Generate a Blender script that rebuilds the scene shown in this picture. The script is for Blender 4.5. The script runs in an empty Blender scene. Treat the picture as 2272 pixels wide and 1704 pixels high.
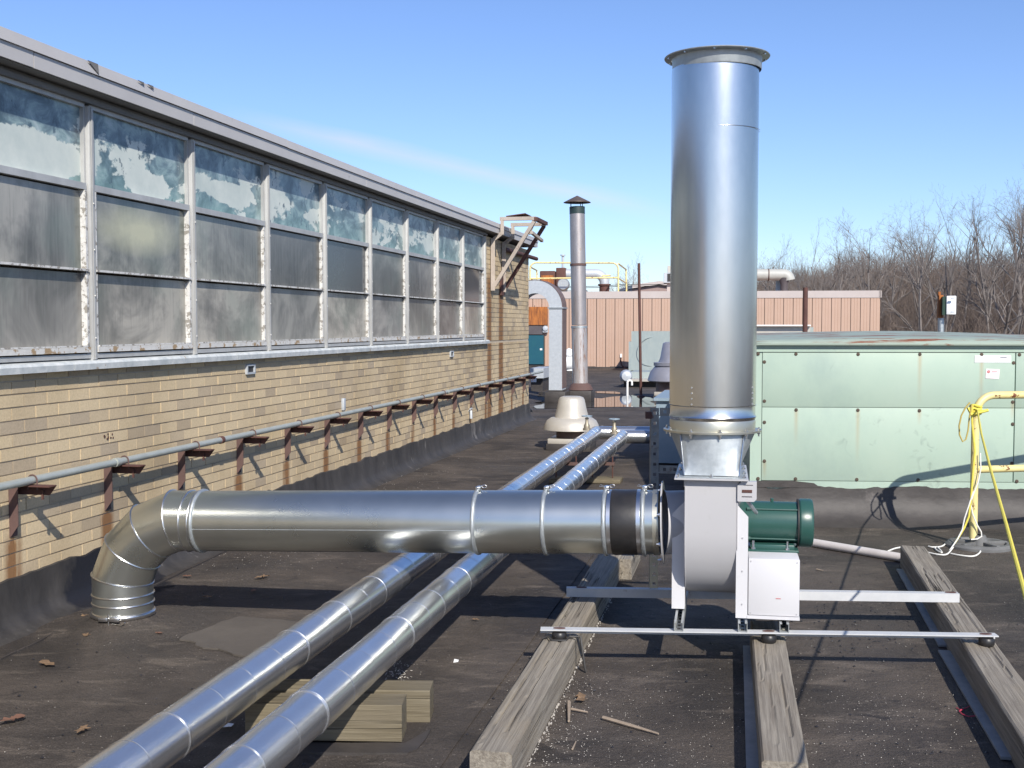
import bpy, bmesh, math, random
from mathutils import Vector, Matrix, noise
random.seed(7)
R = math.radians
sc = bpy.context.scene
col = sc.collection

# ------------------------------------------------------------ camera, sky, sun
FOC = 2600.0                      # focal length in photo pixels (photo is 2272 wide)
CH = 1.55                         # eye height above the roof deck
PITCH = math.atan(129 / FOC)
cd = bpy.data.cameras.new('camera'); cam = bpy.data.objects.new('camera', cd); col.objects.link(cam)
cam.location = (0, 0, CH); cam.rotation_euler = (math.pi / 2 - PITCH, 0, 0)
cd.sensor_width = 36; cd.lens = FOC / 2272 * 36; cd.clip_start = 0.05; cd.clip_end = 3000
sc.camera = cam
SUN = Vector((-0.403, 1.3, -1.0)).normalized()        # direction the light travels
sd = bpy.data.lights.new('sun', 'SUN'); so = bpy.data.objects.new('sun', sd); col.objects.link(so)
sd.energy = 5.0; sd.angle = R(0.53); sd.color = (1.0, 0.945, 0.85)
so.rotation_euler = SUN.to_track_quat('-Z', 'Y').to_euler(); so.location = (3, -8, 9)
W = bpy.data.worlds.new('World'); sc.world = W; W.use_nodes = True
wn, wl = W.node_tree.nodes, W.node_tree.links
wn.clear()
wo = wn.new('ShaderNodeOutputWorld'); wb = wn.new('ShaderNodeBackground'); wb.inputs[1].default_value = 0.115
sky = wn.new('ShaderNodeTexSky'); sky.sky_type = 'NISHITA'; sky.sun_disc = False
sky.sun_elevation = math.asin(-SUN.z); sky.sun_rotation = math.atan2(-SUN.x, -SUN.y)
sky.altitude = 300; sky.air_density = 1.0; sky.dust_density = 0.35; sky.ozone_density = 2.4
# thin contrail-like cirrus band and faint cirrus
tc = wn.new('ShaderNodeTexCoord'); sep = wn.new('ShaderNodeSeparateXYZ'); wl.new(tc.outputs['Generated'], sep.inputs[0])
def wm(op, a, b=None, c=None, clamp=False):
    n = wn.new('ShaderNodeMath'); n.operation = op; n.use_clamp = clamp
    for i, x in enumerate((a, b, c)):
        if x is None: continue
        if isinstance(x, (int, float)): n.inputs[i].default_value = x
        else: wl.new(x, n.inputs[i])
    return n.outputs[0]
ax = wm('DIVIDE', sep.outputs[0], wm('MAXIMUM', sep.outputs[1], 0.05))
az = wm('DIVIDE', sep.outputs[2], wm('MAXIMUM', sep.outputs[1], 0.05))
nz = wn.new('ShaderNodeTexNoise'); nz.inputs['Scale'].default_value = 5; nz.inputs['Detail'].default_value = 5
mpw = wn.new('ShaderNodeMapping'); mpw.inputs['Scale'].default_value = (1, 1, 4); wl.new(tc.outputs['Generated'], mpw.inputs[0]); wl.new(mpw.outputs[0], nz.inputs['Vector'])
line = wm('ADD', wm('MULTIPLY', ax, -0.222), 0.1243)           # height of the streak as a function of azimuth
line = wm('ADD', line, wm('MULTIPLY', wm('SUBTRACT', nz.outputs[0], 0.5), 0.012))
dd = wm('ABSOLUTE', wm('SUBTRACT', az, line))
band = wm('SUBTRACT', 1.0, wm('DIVIDE', dd, 0.011), clamp=True)
band = wm('MULTIPLY', band, wm('MULTIPLY', wm('ADD', ax, 0.25), 9, clamp=True))
band = wm('MULTIPLY', band, wm('MULTIPLY', wm('SUBTRACT', 0.15, ax), 9, clamp=True))
band = wm('MULTIPLY', band, wm('MULTIPLY', nz.outputs[0], 0.62))
mxw = wn.new('ShaderNodeMixRGB'); wl.new(band, mxw.inputs[0]); mxw.inputs[2].default_value = (7.0, 6.2, 7.0, 1)
tint = wn.new('ShaderNodeMixRGB'); tint.blend_type = 'MULTIPLY'; tint.inputs[0].default_value = 1
tint.inputs[2].default_value = (0.84, 0.93, 1.19, 1)
wl.new(sky.outputs[0], tint.inputs[1]); wl.new(tint.outputs[0], mxw.inputs[1])
wl.new(mxw.outputs[0], wb.inputs[0]); wl.new(wb.outputs[0], wo.inputs[0])
sc.view_settings.view_transform = 'Standard'; sc.view_settings.look = 'None'
sc.view_settings.exposure = 0.24; sc.view_settings.gamma = 1.0; sc.view_settings.use_curve_mapping = False
sc.cycles.max_bounces = 6; sc.cycles.use_denoising = True

# ------------------------------------------------------------ measuring helpers (real positions taken from sight lines)
CP, SP = math.cos(PITCH), math.sin(PITCH)
CAM = Vector((0, 0, CH))
def ray(px, py):
    u = (px - 1136) / FOC; v = (852 - py) / FOC
    return Vector((u, CP + v * SP, -SP + v * CP))
def G(px, py, z=0.0):
    r = ray(px, py); return CAM + r * ((z - CH) / r.z)
def D(px, py, y):
    r = ray(px, py); return CAM + r * (y / r.y)
def onplane(px, py, o, n):
    r = ray(px, py); return CAM + r * ((o - CAM).dot(n) / r.dot(n))
T = 0.2093
S = Vector((T, 1, 0)).normalized(); N = Vector((S.y, -S.x, 0)); Z = Vector((0, 0, 1)); X = Vector((1, 0, 0)); Y = Vector((0, 1, 0))
WA = Vector((-3.80, 0, 0))
def wall(s, n, z): return WA + S * s + N * n + Z * z
WROT = math.atan2(S.y, S.x)

# ------------------------------------------------------------ materials
MATS = {}
def mat(name, c1, c2=None, rough=0.6, metal=0.0, scale=6.0, amt=0.5, bump=0.0, bscale=60.0, spec=0.5, c3=None, s3=2.0, t3=0.6, stretch=(1, 1, 1), coat=0.0, rvar=0.0, local=False, w3=0.08, detail=6):
    m = bpy.data.materials.new(name); m.use_nodes = True; MATS[name] = m
    nt = m.node_tree; nd, lk = nt.nodes, nt.links
    b = nd['Principled BSDF']
    b.inputs['Roughness'].default_value = rough; b.inputs['Metallic'].default_value = metal
    b.inputs['Specular IOR Level'].default_value = spec; b.inputs['Coat Weight'].default_value = coat
    if local:
        t = nd.new('ShaderNodeTexCoord'); src = t.outputs['Object']
    else:
        t = nd.new('ShaderNodeNewGeometry'); src = t.outputs['Position']
    mp = nd.new('ShaderNodeMapping'); mp.inputs['Scale'].default_value = stretch; lk.new(src, mp.inputs[0])
    n1 = nd.new('ShaderNodeTexNoise'); n1.inputs['Scale'].default_value = scale; n1.inputs['Detail'].default_value = detail; n1.inputs['Roughness'].default_value = 0.65
    lk.new(mp.outputs[0], n1.inputs['Vector'])
    rp = nd.new('ShaderNodeValToRGB'); lk.new(n1.outputs[0], rp.inputs[0])
    rp.color_ramp.elements[0].position = 0.5 - amt / 2; rp.color_ramp.elements[1].position = 0.5 + amt / 2
    rp.color_ramp.elements[0].color = (*c1, 1); rp.color_ramp.elements[1].color = (*(c2 or c1), 1)
    out = rp.outputs[0]
    if c3:
        n3 = nd.new('ShaderNodeTexNoise'); n3.inputs['Scale'].default_value = s3; n3.inputs['Detail'].default_value = 8; n3.inputs['Roughness'].default_value = 0.7
        lk.new(mp.outputs[0], n3.inputs['Vector'])
        r3 = nd.new('ShaderNodeValToRGB'); lk.new(n3.outputs[0], r3.inputs[0])
        r3.color_ramp.elements[0].position = t3; r3.color_ramp.elements[1].position = t3 + w3
        mx = nd.new('ShaderNodeMixRGB'); lk.new(r3.outputs[0], mx.inputs[0]); lk.new(out, mx.inputs[1]); mx.inputs[2].default_value = (*c3, 1)
        out = mx.outputs[0]
        if metal > 0.3:
            im = nd.new('ShaderNodeMath'); im.operation = 'MULTIPLY_ADD'; lk.new(r3.outputs[0], im.inputs[0]); im.inputs[1].default_value = -metal; im.inputs[2].default_value = metal
            lk.new(im.outputs[0], b.inputs['Metallic'])
    lk.new(out, b.inputs['Base Color'])
    if rvar:
        ma = nd.new('ShaderNodeMath'); ma.operation = 'MULTIPLY_ADD'; lk.new(n1.outputs[0], ma.inputs[0]); ma.inputs[1].default_value = rvar; ma.inputs[2].default_value = rough - rvar / 2
        lk.new(ma.outputs[0], b.inputs['Roughness'])
    if bump:
        nb = nd.new('ShaderNodeTexNoise'); nb.inputs['Scale'].default_value = bscale; nb.inputs['Detail'].default_value = 0 if metal > .6 else 4
        lk.new(mp.outputs[0], nb.inputs['Vector'])
        bp = nd.new('ShaderNodeBump'); bp.inputs['Strength'].default_value = min(1, bump); bp.inputs['Distance'].default_value = 0.004
        lk.new(nb.outputs[0], bp.inputs['Height']); lk.new(bp.outputs[0], b.inputs['Normal'])
    m['b'] = 0
    return m
def nodes_of(m): return m.node_tree.nodes, m.node_tree.links, m.node_tree.nodes['Principled BSDF']

galv = mat('galvanised_steel', (0.54, 0.56, 0.52), (0.61, 0.62, 0.58), rough=0.28, metal=0.95, scale=5, amt=0.5, rvar=0.04, bump=0.03, bscale=1.5, detail=2)
galvd = mat('galvanised_dull', (0.36, 0.39, 0.40), (0.50, 0.53, 0.54), rough=0.5, metal=0.7, scale=30, amt=0.5, rvar=0.2)
stackm = mat('stack_steel', (0.57, 0.565, 0.55), (0.70, 0.69, 0.665), rough=0.25, metal=1.0, scale=10, amt=0.6, rvar=0.06, bump=0.10, bscale=2.2, stretch=(1, 1, 0.35))
alum = mat('aluminium_jacket', (0.57, 0.58, 0.60), (0.64, 0.65, 0.67), rough=0.23, metal=0.88, scale=3, amt=0.5, rvar=0.04, bump=0.02, bscale=4)
alumd = mat('aluminium_far', (0.50, 0.51, 0.54), (0.60, 0.61, 0.64), rough=0.4, metal=0.9, scale=7, amt=0.5)
chrom = mat('yellow_chromate', (0.50, 0.475, 0.38), (0.56, 0.55, 0.49), rough=0.38, metal=0.85, scale=14, amt=0.5)
bolt = mat('zinc_bolt', (0.6, 0.6, 0.6), (0.7, 0.7, 0.7), rough=0.3, metal=1.0)
fanp = mat('fan_enamel', (0.42, 0.415, 0.425), (0.44, 0.435, 0.445), rough=0.36, scale=3, spec=0.5, c3=(0.35, 0.34, 0.33), s3=5, t3=0.60, w3=0.2, bump=0.04, bscale=3)
fanw = mat('fan_base_enamel', (0.56, 0.555, 0.57), (0.58, 0.575, 0.59), rough=0.4, scale=3, c3=(0.47, 0.455, 0.44), s3=6, t3=0.60, w3=0.2, bump=0.04, bscale=4)
rubber = mat('black_rubber', (0.012, 0.012, 0.013), (0.03, 0.027, 0.026), rough=0.42, scale=12, bump=0.1)
motg = mat('green_motor_paint', (0.020, 0.070, 0.058), (0.027, 0.082, 0.068), rough=0.33, scale=8)
railw = mat('rail_paint', (0.45, 0.46, 0.47), (0.55, 0.55, 0.55), rough=0.5, scale=12, c3=(0.20, 0.075, 0.03), s3=9, t3=0.66, bump=0.1)
strut = mat('strut_steel', (0.40, 0.42, 0.42), (0.58, 0.60, 0.60), rough=0.45, metal=0.6, scale=20)
strutr = mat('strut_rusty', (0.17, 0.17, 0.17), (0.30, 0.30, 0.28), rough=0.6, metal=0.35, scale=22, c3=(0.14, 0.05, 0.025), s3=12, t3=0.56)
rust = mat('rusty_steel', (0.085, 0.05, 0.045), (0.12, 0.07, 0.062), rough=0.8, scale=12, c3=(0.20, 0.085, 0.04), s3=18, t3=0.62, bump=0.2)
rustor = mat('orange_rust', (0.14, 0.045, 0.018), (0.46, 0.16, 0.035), rough=0.85, scale=3, stretch=(6, 6, 1), amt=0.35)
rustdk = mat('dark_rust', (0.06, 0.028, 0.022), (0.12, 0.05, 0.04), rough=0.8, scale=14)
pipeg = mat('grey_conduit', (0.36, 0.38, 0.35), (0.46, 0.48, 0.44), rough=0.5, metal=0.35, scale=12, bump=0.06)
yel = mat('yellow_rail_paint', (0.66, 0.55, 0.22), (0.72, 0.62, 0.30), rough=0.45, scale=5, c3=(0.16, 0.05, 0.02), s3=13, t3=0.585, w3=0.02)
yrope = mat('yellow_rope', (0.62, 0.52, 0.06), (0.75, 0.66, 0.12), rough=0.8, scale=90)
wrope = mat('white_cord', (0.68, 0.66, 0.60), (0.8, 0.79, 0.74), rough=0.8, scale=90)
blk = mat('black_iron', (0.018, 0.017, 0.017), (0.04, 0.037, 0.035), rough=0.6, scale=20)
basem = mat('cast_base', (0.09, 0.09, 0.09), (0.17, 0.17, 0.165), rough=0.7, scale=8)
pvc = mat('weathered_pvc', (0.50, 0.46, 0.44), (0.62, 0.58, 0.55), rough=0.5, scale=9)
whitep = mat('white_paint', (0.78, 0.78, 0.77), (0.82, 0.82, 0.81), rough=0.45, scale=5)
hoodw = mat('hood_aluminium', (0.47, 0.435, 0.385), (0.55, 0.52, 0.46), rough=0.42, metal=0.25, scale=5)
hoodg = mat('hood_grey', (0.27, 0.27, 0.31), (0.34, 0.34, 0.38), rough=0.45, metal=0.3, scale=6)
brown = mat('brown_sheet', (0.12, 0.085, 0.08), (0.16, 0.11, 0.10), rough=0.6, scale=10)
bluegrey = mat('blue_grey_paint', (0.20, 0.27, 0.33), (0.26, 0.33, 0.39), rough=0.5, scale=4)
ahug = mat('ahu_green_paint', (0.33, 0.43, 0.35), (0.375, 0.465, 0.38), rough=0.5, scale=2.2, amt=0.5, c3=(0.285, 0.37, 0.32), s3=1.4, t3=0.50, w3=0.25, stretch=(1, 1, 0.7), bump=0.2, bscale=1.3)
ahutop = mat('ahu_top_paint', (0.24, 0.30, 0.25), (0.34, 0.39, 0.32), rough=0.6, scale=6, c3=(0.20, 0.065, 0.03), s3=3.0, t3=0.54, w3=0.04, stretch=(0.5, 2.2, 1))
screwm = mat('screw_dark', (0.05, 0.035, 0.025), (0.09, 0.06, 0.04), rough=0.7)
greypan = mat('grey_green_sheet', (0.26, 0.31, 0.31), (0.33, 0.37, 0.35), rough=0.55, scale=3, c3=(0.30, 0.20, 0.10), s3=3, t3=0.68, stretch=(3, 3, 1))
greysheet = mat('grey_zinc_sheet', (0.40, 0.43, 0.46), (0.52, 0.55, 0.58), rough=0.5, metal=0.2, scale=22)
oldstack = mat('old_stainless', (0.34, 0.305, 0.29), (0.46, 0.42, 0.405), rough=0.42, metal=0.65, scale=5, c3=(0.30, 0.22, 0.15), s3=3.5, t3=0.62, stretch=(3, 3, 0.6))
oldrust = mat('stained_stainless', (0.46, 0.42, 0.40), (0.60, 0.56, 0.54), rough=0.4, metal=0.6, scale=4, c3=(0.20, 0.11, 0.075), s3=5, t3=0.52, stretch=(6, 6, 0.5), w3=0.1)
pinkm = mat('pink_metal_cladding', (0.42, 0.28, 0.205), (0.46, 0.31, 0.235), rough=0.55, scale=1.2)
pinkband = mat('cream_metal_band', (0.42, 0.365, 0.34), (0.47, 0.41, 0.385), rough=0.55, scale=2)
teal = mat('teal_paint', (0.006, 0.07, 0.11), (0.012, 0.09, 0.115), rough=0.4, scale=3)
darkp = mat('dark_panel', (0.06, 0.05, 0.055), (0.10, 0.085, 0.09), rough=0.6, scale=5)
fascm = mat('fascia_paint', (0.44, 0.42, 0.41), (0.50, 0.48, 0.465), rough=0.5, scale=3, c3=(0.38, 0.365, 0.35), s3=6, t3=0.63)
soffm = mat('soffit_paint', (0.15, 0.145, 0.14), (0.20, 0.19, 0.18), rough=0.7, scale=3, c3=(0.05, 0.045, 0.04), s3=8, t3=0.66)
trimm = mat('window_trim_aluminium', (0.36, 0.36, 0.355), (0.50, 0.50, 0.485), rough=0.5, metal=0.25, scale=9, stretch=(1, 1, 0.4))
sillm = mat('flaking_sill_paint', (0.44, 0.47, 0.47), (0.62, 0.63, 0.61), rough=0.6, scale=11, amt=0.25, c3=(0.30, 0.20, 0.11), s3=7, t3=0.63, w3=0.04, bump=0.2, bscale=30)
puttym = mat('flaking_white_putty', (0.48, 0.47, 0.45), (0.68, 0.67, 0.64), rough=0.75, scale=30, c3=(0.27, 0.25, 0.22), s3=26, t3=0.53, w3=0.02, bump=0.5, bscale=60)
sashm = mat('rusty_sash_paint', (0.50, 0.49, 0.46), (0.66, 0.64, 0.60), rough=0.7, scale=16, c3=(0.34, 0.24, 0.14), s3=14, t3=0.54, w3=0.03, bump=0.3, bscale=60)
mortar = mat('mortar', (0.40, 0.33, 0.24), (0.50, 0.42, 0.31), rough=0.9, scale=30)
bark = mat('bare_bark', (0.135, 0.115, 0.103), (0.21, 0.185, 0.17), rough=0.9, scale=0.6)
brushm = mat('thicket_twigs', (0.115, 0.085, 0.068), (0.19, 0.15, 0.125), rough=0.95, scale=0.12)
litter = mat('leaf_litter_ground', (0.085, 0.062, 0.046), (0.12, 0.09, 0.066), rough=0.95, scale=0.25)
leafm = mat('dry_oak_leaf', (0.12, 0.075, 0.042), (0.22, 0.14, 0.08), rough=0.8, scale=30)
leafr = mat('red_dry_leaf', (0.12, 0.06, 0.04), (0.17, 0.085, 0.055), rough=0.8, scale=30)
stickm = mat('dry_stick', (0.22, 0.17, 0.13), (0.36, 0.29, 0.22), rough=0.9, scale=30)
specw = mat('pale_chips', (0.24, 0.22, 0.20), (0.62, 0.58, 0.52), rough=0.8, scale=20)
tar = mat('roofing_tar', (0.012, 0.012, 0.014), (0.03, 0.028, 0.03), rough=0.35, scale=10, bump=0.5, bscale=25)
pinkst = mat('red_string', (0.42, 0.03, 0.07), (0.5, 0.05, 0.1), rough=0.7)
inkd = mat('dark_print', (0.16, 0.16, 0.20), (0.2, 0.2, 0.24), rough=0.6)
inkg = mat('faded_print', (0.42, 0.46, 0.42), (0.5, 0.53, 0.5), rough=0.6)
inkr = mat('red_print', (0.45, 0.05, 0.05), (0.5, 0.07, 0.07), rough=0.6)
padm = mat('grey_protection_strip', (0.17, 0.18, 0.19), (0.27, 0.28, 0.29), rough=0.7, scale=14)

# brick: each brick its own tone, worked out from its place in the bond; rust streaks below the brackets
BL, BH, BZ0 = 0.2032, 0.0677, 0.256
BR_S0, BR_DS = 6.08, 0.889
def wallcoords(nd, lk):
    g = nd.new('ShaderNodeNewGeometry')
    def dot(v):
        d = nd.new('ShaderNodeVectorMath'); d.operation = 'DOT_PRODUCT'
        s = nd.new('ShaderNodeVectorMath'); s.operation = 'SUBTRACT'; s.inputs[1].default_value = WA; lk.new(g.outputs['Position'], s.inputs[0])
        lk.new(s.outputs[0], d.inputs[0]); d.inputs[1].default_value = v; return d.outputs['Value']
    return dot(S), dot(Z), dot(N)
def mk(nd, lk):
    def f(op, a, b=None, c=None, clamp=False):
        n = nd.new('ShaderNodeMath'); n.operation = op; n.use_clamp = clamp
        for i, x in enumerate((a, b, c)):
            if x is None: continue
            if isinstance(x, (int, float)): n.inputs[i].default_value = x
            else: lk.new(x, n.inputs[i])
        return n.outputs[0]
    return f
brick = bpy.data.materials.new('buff_brick'); brick.use_nodes = True
nd, lk, bs = nodes_of(brick); M_ = mk(nd, lk)
cs, cz, cn = wallcoords(nd, lk)
row = M_('FLOOR', M_('DIVIDE', M_('SUBTRACT', cz, BZ0), BH))
odd = M_('MULTIPLY', M_('MODULO', M_('ADD', row, 20), 2), 0.5)
bi = M_('FLOOR', M_('ADD', M_('DIVIDE', cs, BL), odd))
cmb = nd.new('ShaderNodeCombineXYZ'); lk.new(row, cmb.inputs[0]); lk.new(bi, cmb.inputs[1])
wnz = nd.new('ShaderNodeTexWhiteNoise'); wnz.noise_dimensions = '2D'; lk.new(cmb.outputs[0], wnz.inputs['Vector'])
rp = nd.new('ShaderNodeValToRGB'); lk.new(wnz.outputs['Value'], rp.inputs[0])
e = rp.color_ramp.elements; e[0].position = 0.0; e[0].color = (0.42, 0.33, 0.22, 1); e[1].position = 1.0; e[1].color = (0.57, 0.45, 0.285, 1)
for p, c in ((0.10, (0.44, 0.355, 0.25)), (0.22, (0.53, 0.42, 0.275)), (0.5, (0.57, 0.45, 0.285)), (0.85, (0.61, 0.485, 0.31))):
    x = e.new(p); x.color = (*c, 1)
nn = nd.new('ShaderNodeTexNoise'); nn.inputs['Scale'].default_value = 90; nn.inputs['Detail'].default_value = 5
g2 = nd.new('ShaderNodeNewGeometry'); lk.new(g2.outputs['Position'], nn.inputs['Vector'])
mm = nd.new('ShaderNodeMixRGB'); mm.blend_type = 'MULTIPLY'; mm.inputs[0].default_value = 0.5; lk.new(rp.outputs[0], mm.inputs[1])
r2 = nd.new('ShaderNodeValToRGB'); lk.new(nn.outputs[0], r2.inputs[0]); r2.color_ramp.elements[0].position = 0.3; r2.color_ramp.elements[0].color = (0.72, 0.72, 0.72, 1); r2.color_ramp.elements[1].position = 0.6
lk.new(r2.outputs[0], mm.inputs[2])
# big soft grime
ng = nd.new('ShaderNodeTexNoise'); ng.inputs['Scale'].default_value = 1.3; ng.inputs['Detail'].default_value = 6; lk.new(g2.outputs['Position'], ng.inputs['Vector'])
gr = nd.new('ShaderNodeMixRGB'); gr.blend_type = 'MULTIPLY'; lk.new(mm.outputs[0], gr.inputs[1]); gr.inputs[2].default_value = (0.80, 0.78, 0.75, 1)
lk.new(M_('ADD', M_('MULTIPLY', M_('SUBTRACT', ng.outputs[0], 0.45, clamp=True), 4.0, clamp=True), M_('MULTIPLY', M_('SUBTRACT', cz, 1.19, clamp=True), M_('MULTIPLY', M_('SUBTRACT', 1.5, cz, clamp=True), 24), clamp=True), clamp=True), gr.inputs[0])
# streaks under brackets (s repeats) and under the corner steel
ns = nd.new('ShaderNodeTexNoise'); ns.inputs['Scale'].default_value = 1.0; ns.inputs['Detail'].default_value = 5
mps = nd.new('ShaderNodeMapping'); mps.inputs['Scale'].default_value = (14, 14, 1.5); lk.new(g2.outputs['Position'], mps.inputs[0]); lk.new(mps.outputs[0], ns.inputs['Vector'])
fr = M_('PINGPONG', M_('SUBTRACT', cs, BR_S0), BR_DS / 2)
st1 = M_('MULTIPLY', M_('SUBTRACT', 1.0, M_('DIVIDE', fr, 0.085), clamp=True), M_('MULTIPLY', M_('SUBTRACT', 0.50, cz), 14, clamp=True))
st1 = M_('MULTIPLY', st1, M_('MULTIPLY', M_('SUBTRACT', ns.outputs[0], 0.30), 5, clamp=True)); st1 = M_('MULTIPLY', st1, 1.9, clamp=True)
def streak(s0, w, ztop):
    a = M_('SUBTRACT', 1.0, M_('DIVIDE', M_('ABSOLUTE', M_('SUBTRACT', cs, s0)), w), clamp=True)
    a = M_('MULTIPLY', a, 2.2, clamp=True)
    return M_('MULTIPLY', M_('MULTIPLY', a, M_('MULTIPLY', M_('SUBTRACT', ztop, cz), 6, clamp=True)), M_('MULTIPLY', M_('SUBTRACT', ns.outputs[0], 0.22), 5, clamp=True))
st = M_('MAXIMUM', st1, M_('MAXIMUM', streak(16.98, 0.17, 2.35), streak(17.75, 0.19, 2.2)))
stx = nd.new('ShaderNodeMixRGB'); lk.new(M_('MULTIPLY', st, 0.88), stx.inputs[0]); lk.new(gr.outputs[0], stx.inputs[1]); stx.inputs[2].default_value = (0.20, 0.088, 0.03, 1)
lk.new(stx.outputs[0], bs.inputs['Base Color']); bs.inputs['Roughness'].default_value = 0.85; bs.inputs['Specular IOR Level'].default_value = 0.25
bp = nd.new('ShaderNodeBump'); bp.inputs['Strength'].default_value = 0.5; bp.inputs['Distance'].default_value = 0.003; lk.new(nn.outputs[0], bp.inputs['Height']); lk.new(bp.outputs[0], bs.inputs['Normal'])

# glass: weathered film peeling off the upper panes; lower panes with grime and painted glare
def glass(name, kind):
    m = bpy.data.materials.new(name); m.use_nodes = True
    nd, lk, b = nodes_of(m); F = mk(nd, lk)
    cs, cz, cn = wallcoords(nd, lk)
    rnd = nd.new('ShaderNodeObjectInfo').outputs['Random']
    cv = nd.new('ShaderNodeCombineXYZ'); lk.new(rnd, cv.inputs[2]); lk.new(cs, cv.inputs[0]); lk.new(cz, cv.inputs[1])
    def nz(scale, sx, sy, off, det=8, ro=0.65, dist=0.0):
        mp = nd.new('ShaderNodeMapping'); mp.inputs['Scale'].default_value = (sx, sy, 9); mp.inputs['Location'].default_value = (off, off * 1.7, 0); lk.new(cv.outputs[0], mp.inputs[0])
        n = nd.new('ShaderNodeTexNoise'); n.inputs['Scale'].default_value = scale; n.inputs['Detail'].default_value = det; n.inputs['Roughness'].default_value = ro; n.inputs['Distortion'].default_value = dist
        lk.new(mp.outputs[0], n.inputs['Vector']); return n.outputs[0]
    def ramp(v, pts):
        r = nd.new('ShaderNodeValToRGB'); lk.new(v, r.inputs[0]); e = r.color_ramp.elements
        e[0].position, e[0].color = pts[0][0], (*pts[0][1], 1); e[1].position, e[1].color = pts[-1][0], (*pts[-1][1], 1)
        for p, c in pts[1:-1]:
            x = e.new(p); x.color = (*c, 1)
        return r.outputs[0]
    def mix(f, a, c, mode='MIX'):
        x = nd.new('ShaderNodeMixRGB'); x.blend_type = mode
        for i, q in ((0, f), (1, a), (2, c)):
            if isinstance(q, (int, float)): x.inputs[i].default_value = q
            elif isinstance(q, tuple): x.inputs[i].default_value = (*q, 1)
            else: lk.new(q, x.inputs[i])
        return x.outputs[0]
    if kind == 'up':
        base = ramp(nz(5, 1, 1.3, 3, dist=0.6), [(0.38, (0.06, 0.095, 0.115)), (0.48, (0.13, 0.185, 0.21)), (0.56, (0.23, 0.315, 0.32)), (0.66, (0.36, 0.43, 0.44))])
        low = F('MULTIPLY', F('SUBTRACT', 2.62, cz), 3.4, clamp=True)                     # greener towards the lower edge
        base = mix(F('MULTIPLY', low, F('MULTIPLY', nz(3, 1, 1, 9), 0.85)), base, (0.19, 0.345, 0.30))
        pv = F('ADD', nz(2.0, 1.0, 2.0, 21.3, det=10, ro=0.62, dist=0.35), F('MULTIPLY', F('SUBTRACT', 0.12, F('ABSOLUTE', F('SUBTRACT', cz, 2.53))), 0.5))
        pale = F('MULTIPLY', F('SUBTRACT', F('ADD', pv, F('MULTIPLY', rnd, 0.05)), 0.560), 45, clamp=True)
        palec = ramp(nz(3, 1, 1, 40), [(0.3, (0.44, 0.50, 0.47)), (0.7, (0.64, 0.67, 0.61))])
        c = mix(pale, base, palec)
        dk = F('MULTIPLY', F('SUBTRACT', nz(9, 1.3, 0.8, 60, det=9), 0.60), 40, clamp=True)
        c = mix(F('MULTIPLY', dk, 0.8), c, (0.05, 0.085, 0.11))
        def blob(s0, z0, rs, rz_, off):
            e_ = F('SQRT', F('ADD', F('POWER', F('ABSOLUTE', F('DIVIDE', F('SUBTRACT', cs, s0), rs)), 2.0), F('POWER', F('ABSOLUTE', F('DIVIDE', F('SUBTRACT', cz, z0), rz_)), 2.0)))
            return F('MULTIPLY', F('SUBTRACT', 1.25, F('ADD', e_, nz(5, 1, 1, off, det=9))), 30, clamp=True)
        bl = F('MAXIMUM', blob(6.30, 2.46, 0.75, 0.19, 3.1), F('MAXIMUM', blob(7.55, 2.42, 0.42, 0.13, 8.2), blob(8.72, 2.50, 0.55, 0.12, 5.5)))
        c = mix(bl, c, palec); ro = F('MULTIPLY_ADD', F('MAXIMUM', pale, bl), 0.2, 0.28)
    else:
        base = ramp(nz(1.9, 0.8, 0.75, 5, det=5, dist=0.5), [(0.38, (0.09, 0.088, 0.082)), (0.47, (0.16, 0.157, 0.147)), (0.54, (0.29, 0.28, 0.26)), (0.61, (0.46, 0.44, 0.40))])  # grime tones, with bright glare zones painted into the pale end
        stv = F('MULTIPLY', F('SUBTRACT', nz(6, 6, 0.35, 11, det=6), 0.42), 4, clamp=True)
        c = mix(F('MULTIPLY', stv, 0.42), base, (0.33, 0.33, 0.30))
        stk = F('MULTIPLY', F('SUBTRACT', nz(7, 9, 0.5, 33, det=6), 0.55), 8, clamp=True)
        c = mix(F('MULTIPLY', stk, 0.35), c, (0.10, 0.10, 0.095))
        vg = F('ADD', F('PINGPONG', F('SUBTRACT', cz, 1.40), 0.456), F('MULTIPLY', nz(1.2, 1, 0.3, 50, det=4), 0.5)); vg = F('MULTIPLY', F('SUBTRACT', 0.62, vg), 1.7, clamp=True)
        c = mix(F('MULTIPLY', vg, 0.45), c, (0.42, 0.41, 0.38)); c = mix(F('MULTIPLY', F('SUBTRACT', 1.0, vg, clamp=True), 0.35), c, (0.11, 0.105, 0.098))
        tl = F('MULTIPLY', F('SUBTRACT', nz(1.1, 1, 1, 77, det=3), 0.52), 6, clamp=True)
        c = mix(F('MULTIPLY', tl, 0.35), c, (0.17, 0.235, 0.205))
        ro = F('ADD', 0.32, 0.0)
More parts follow.
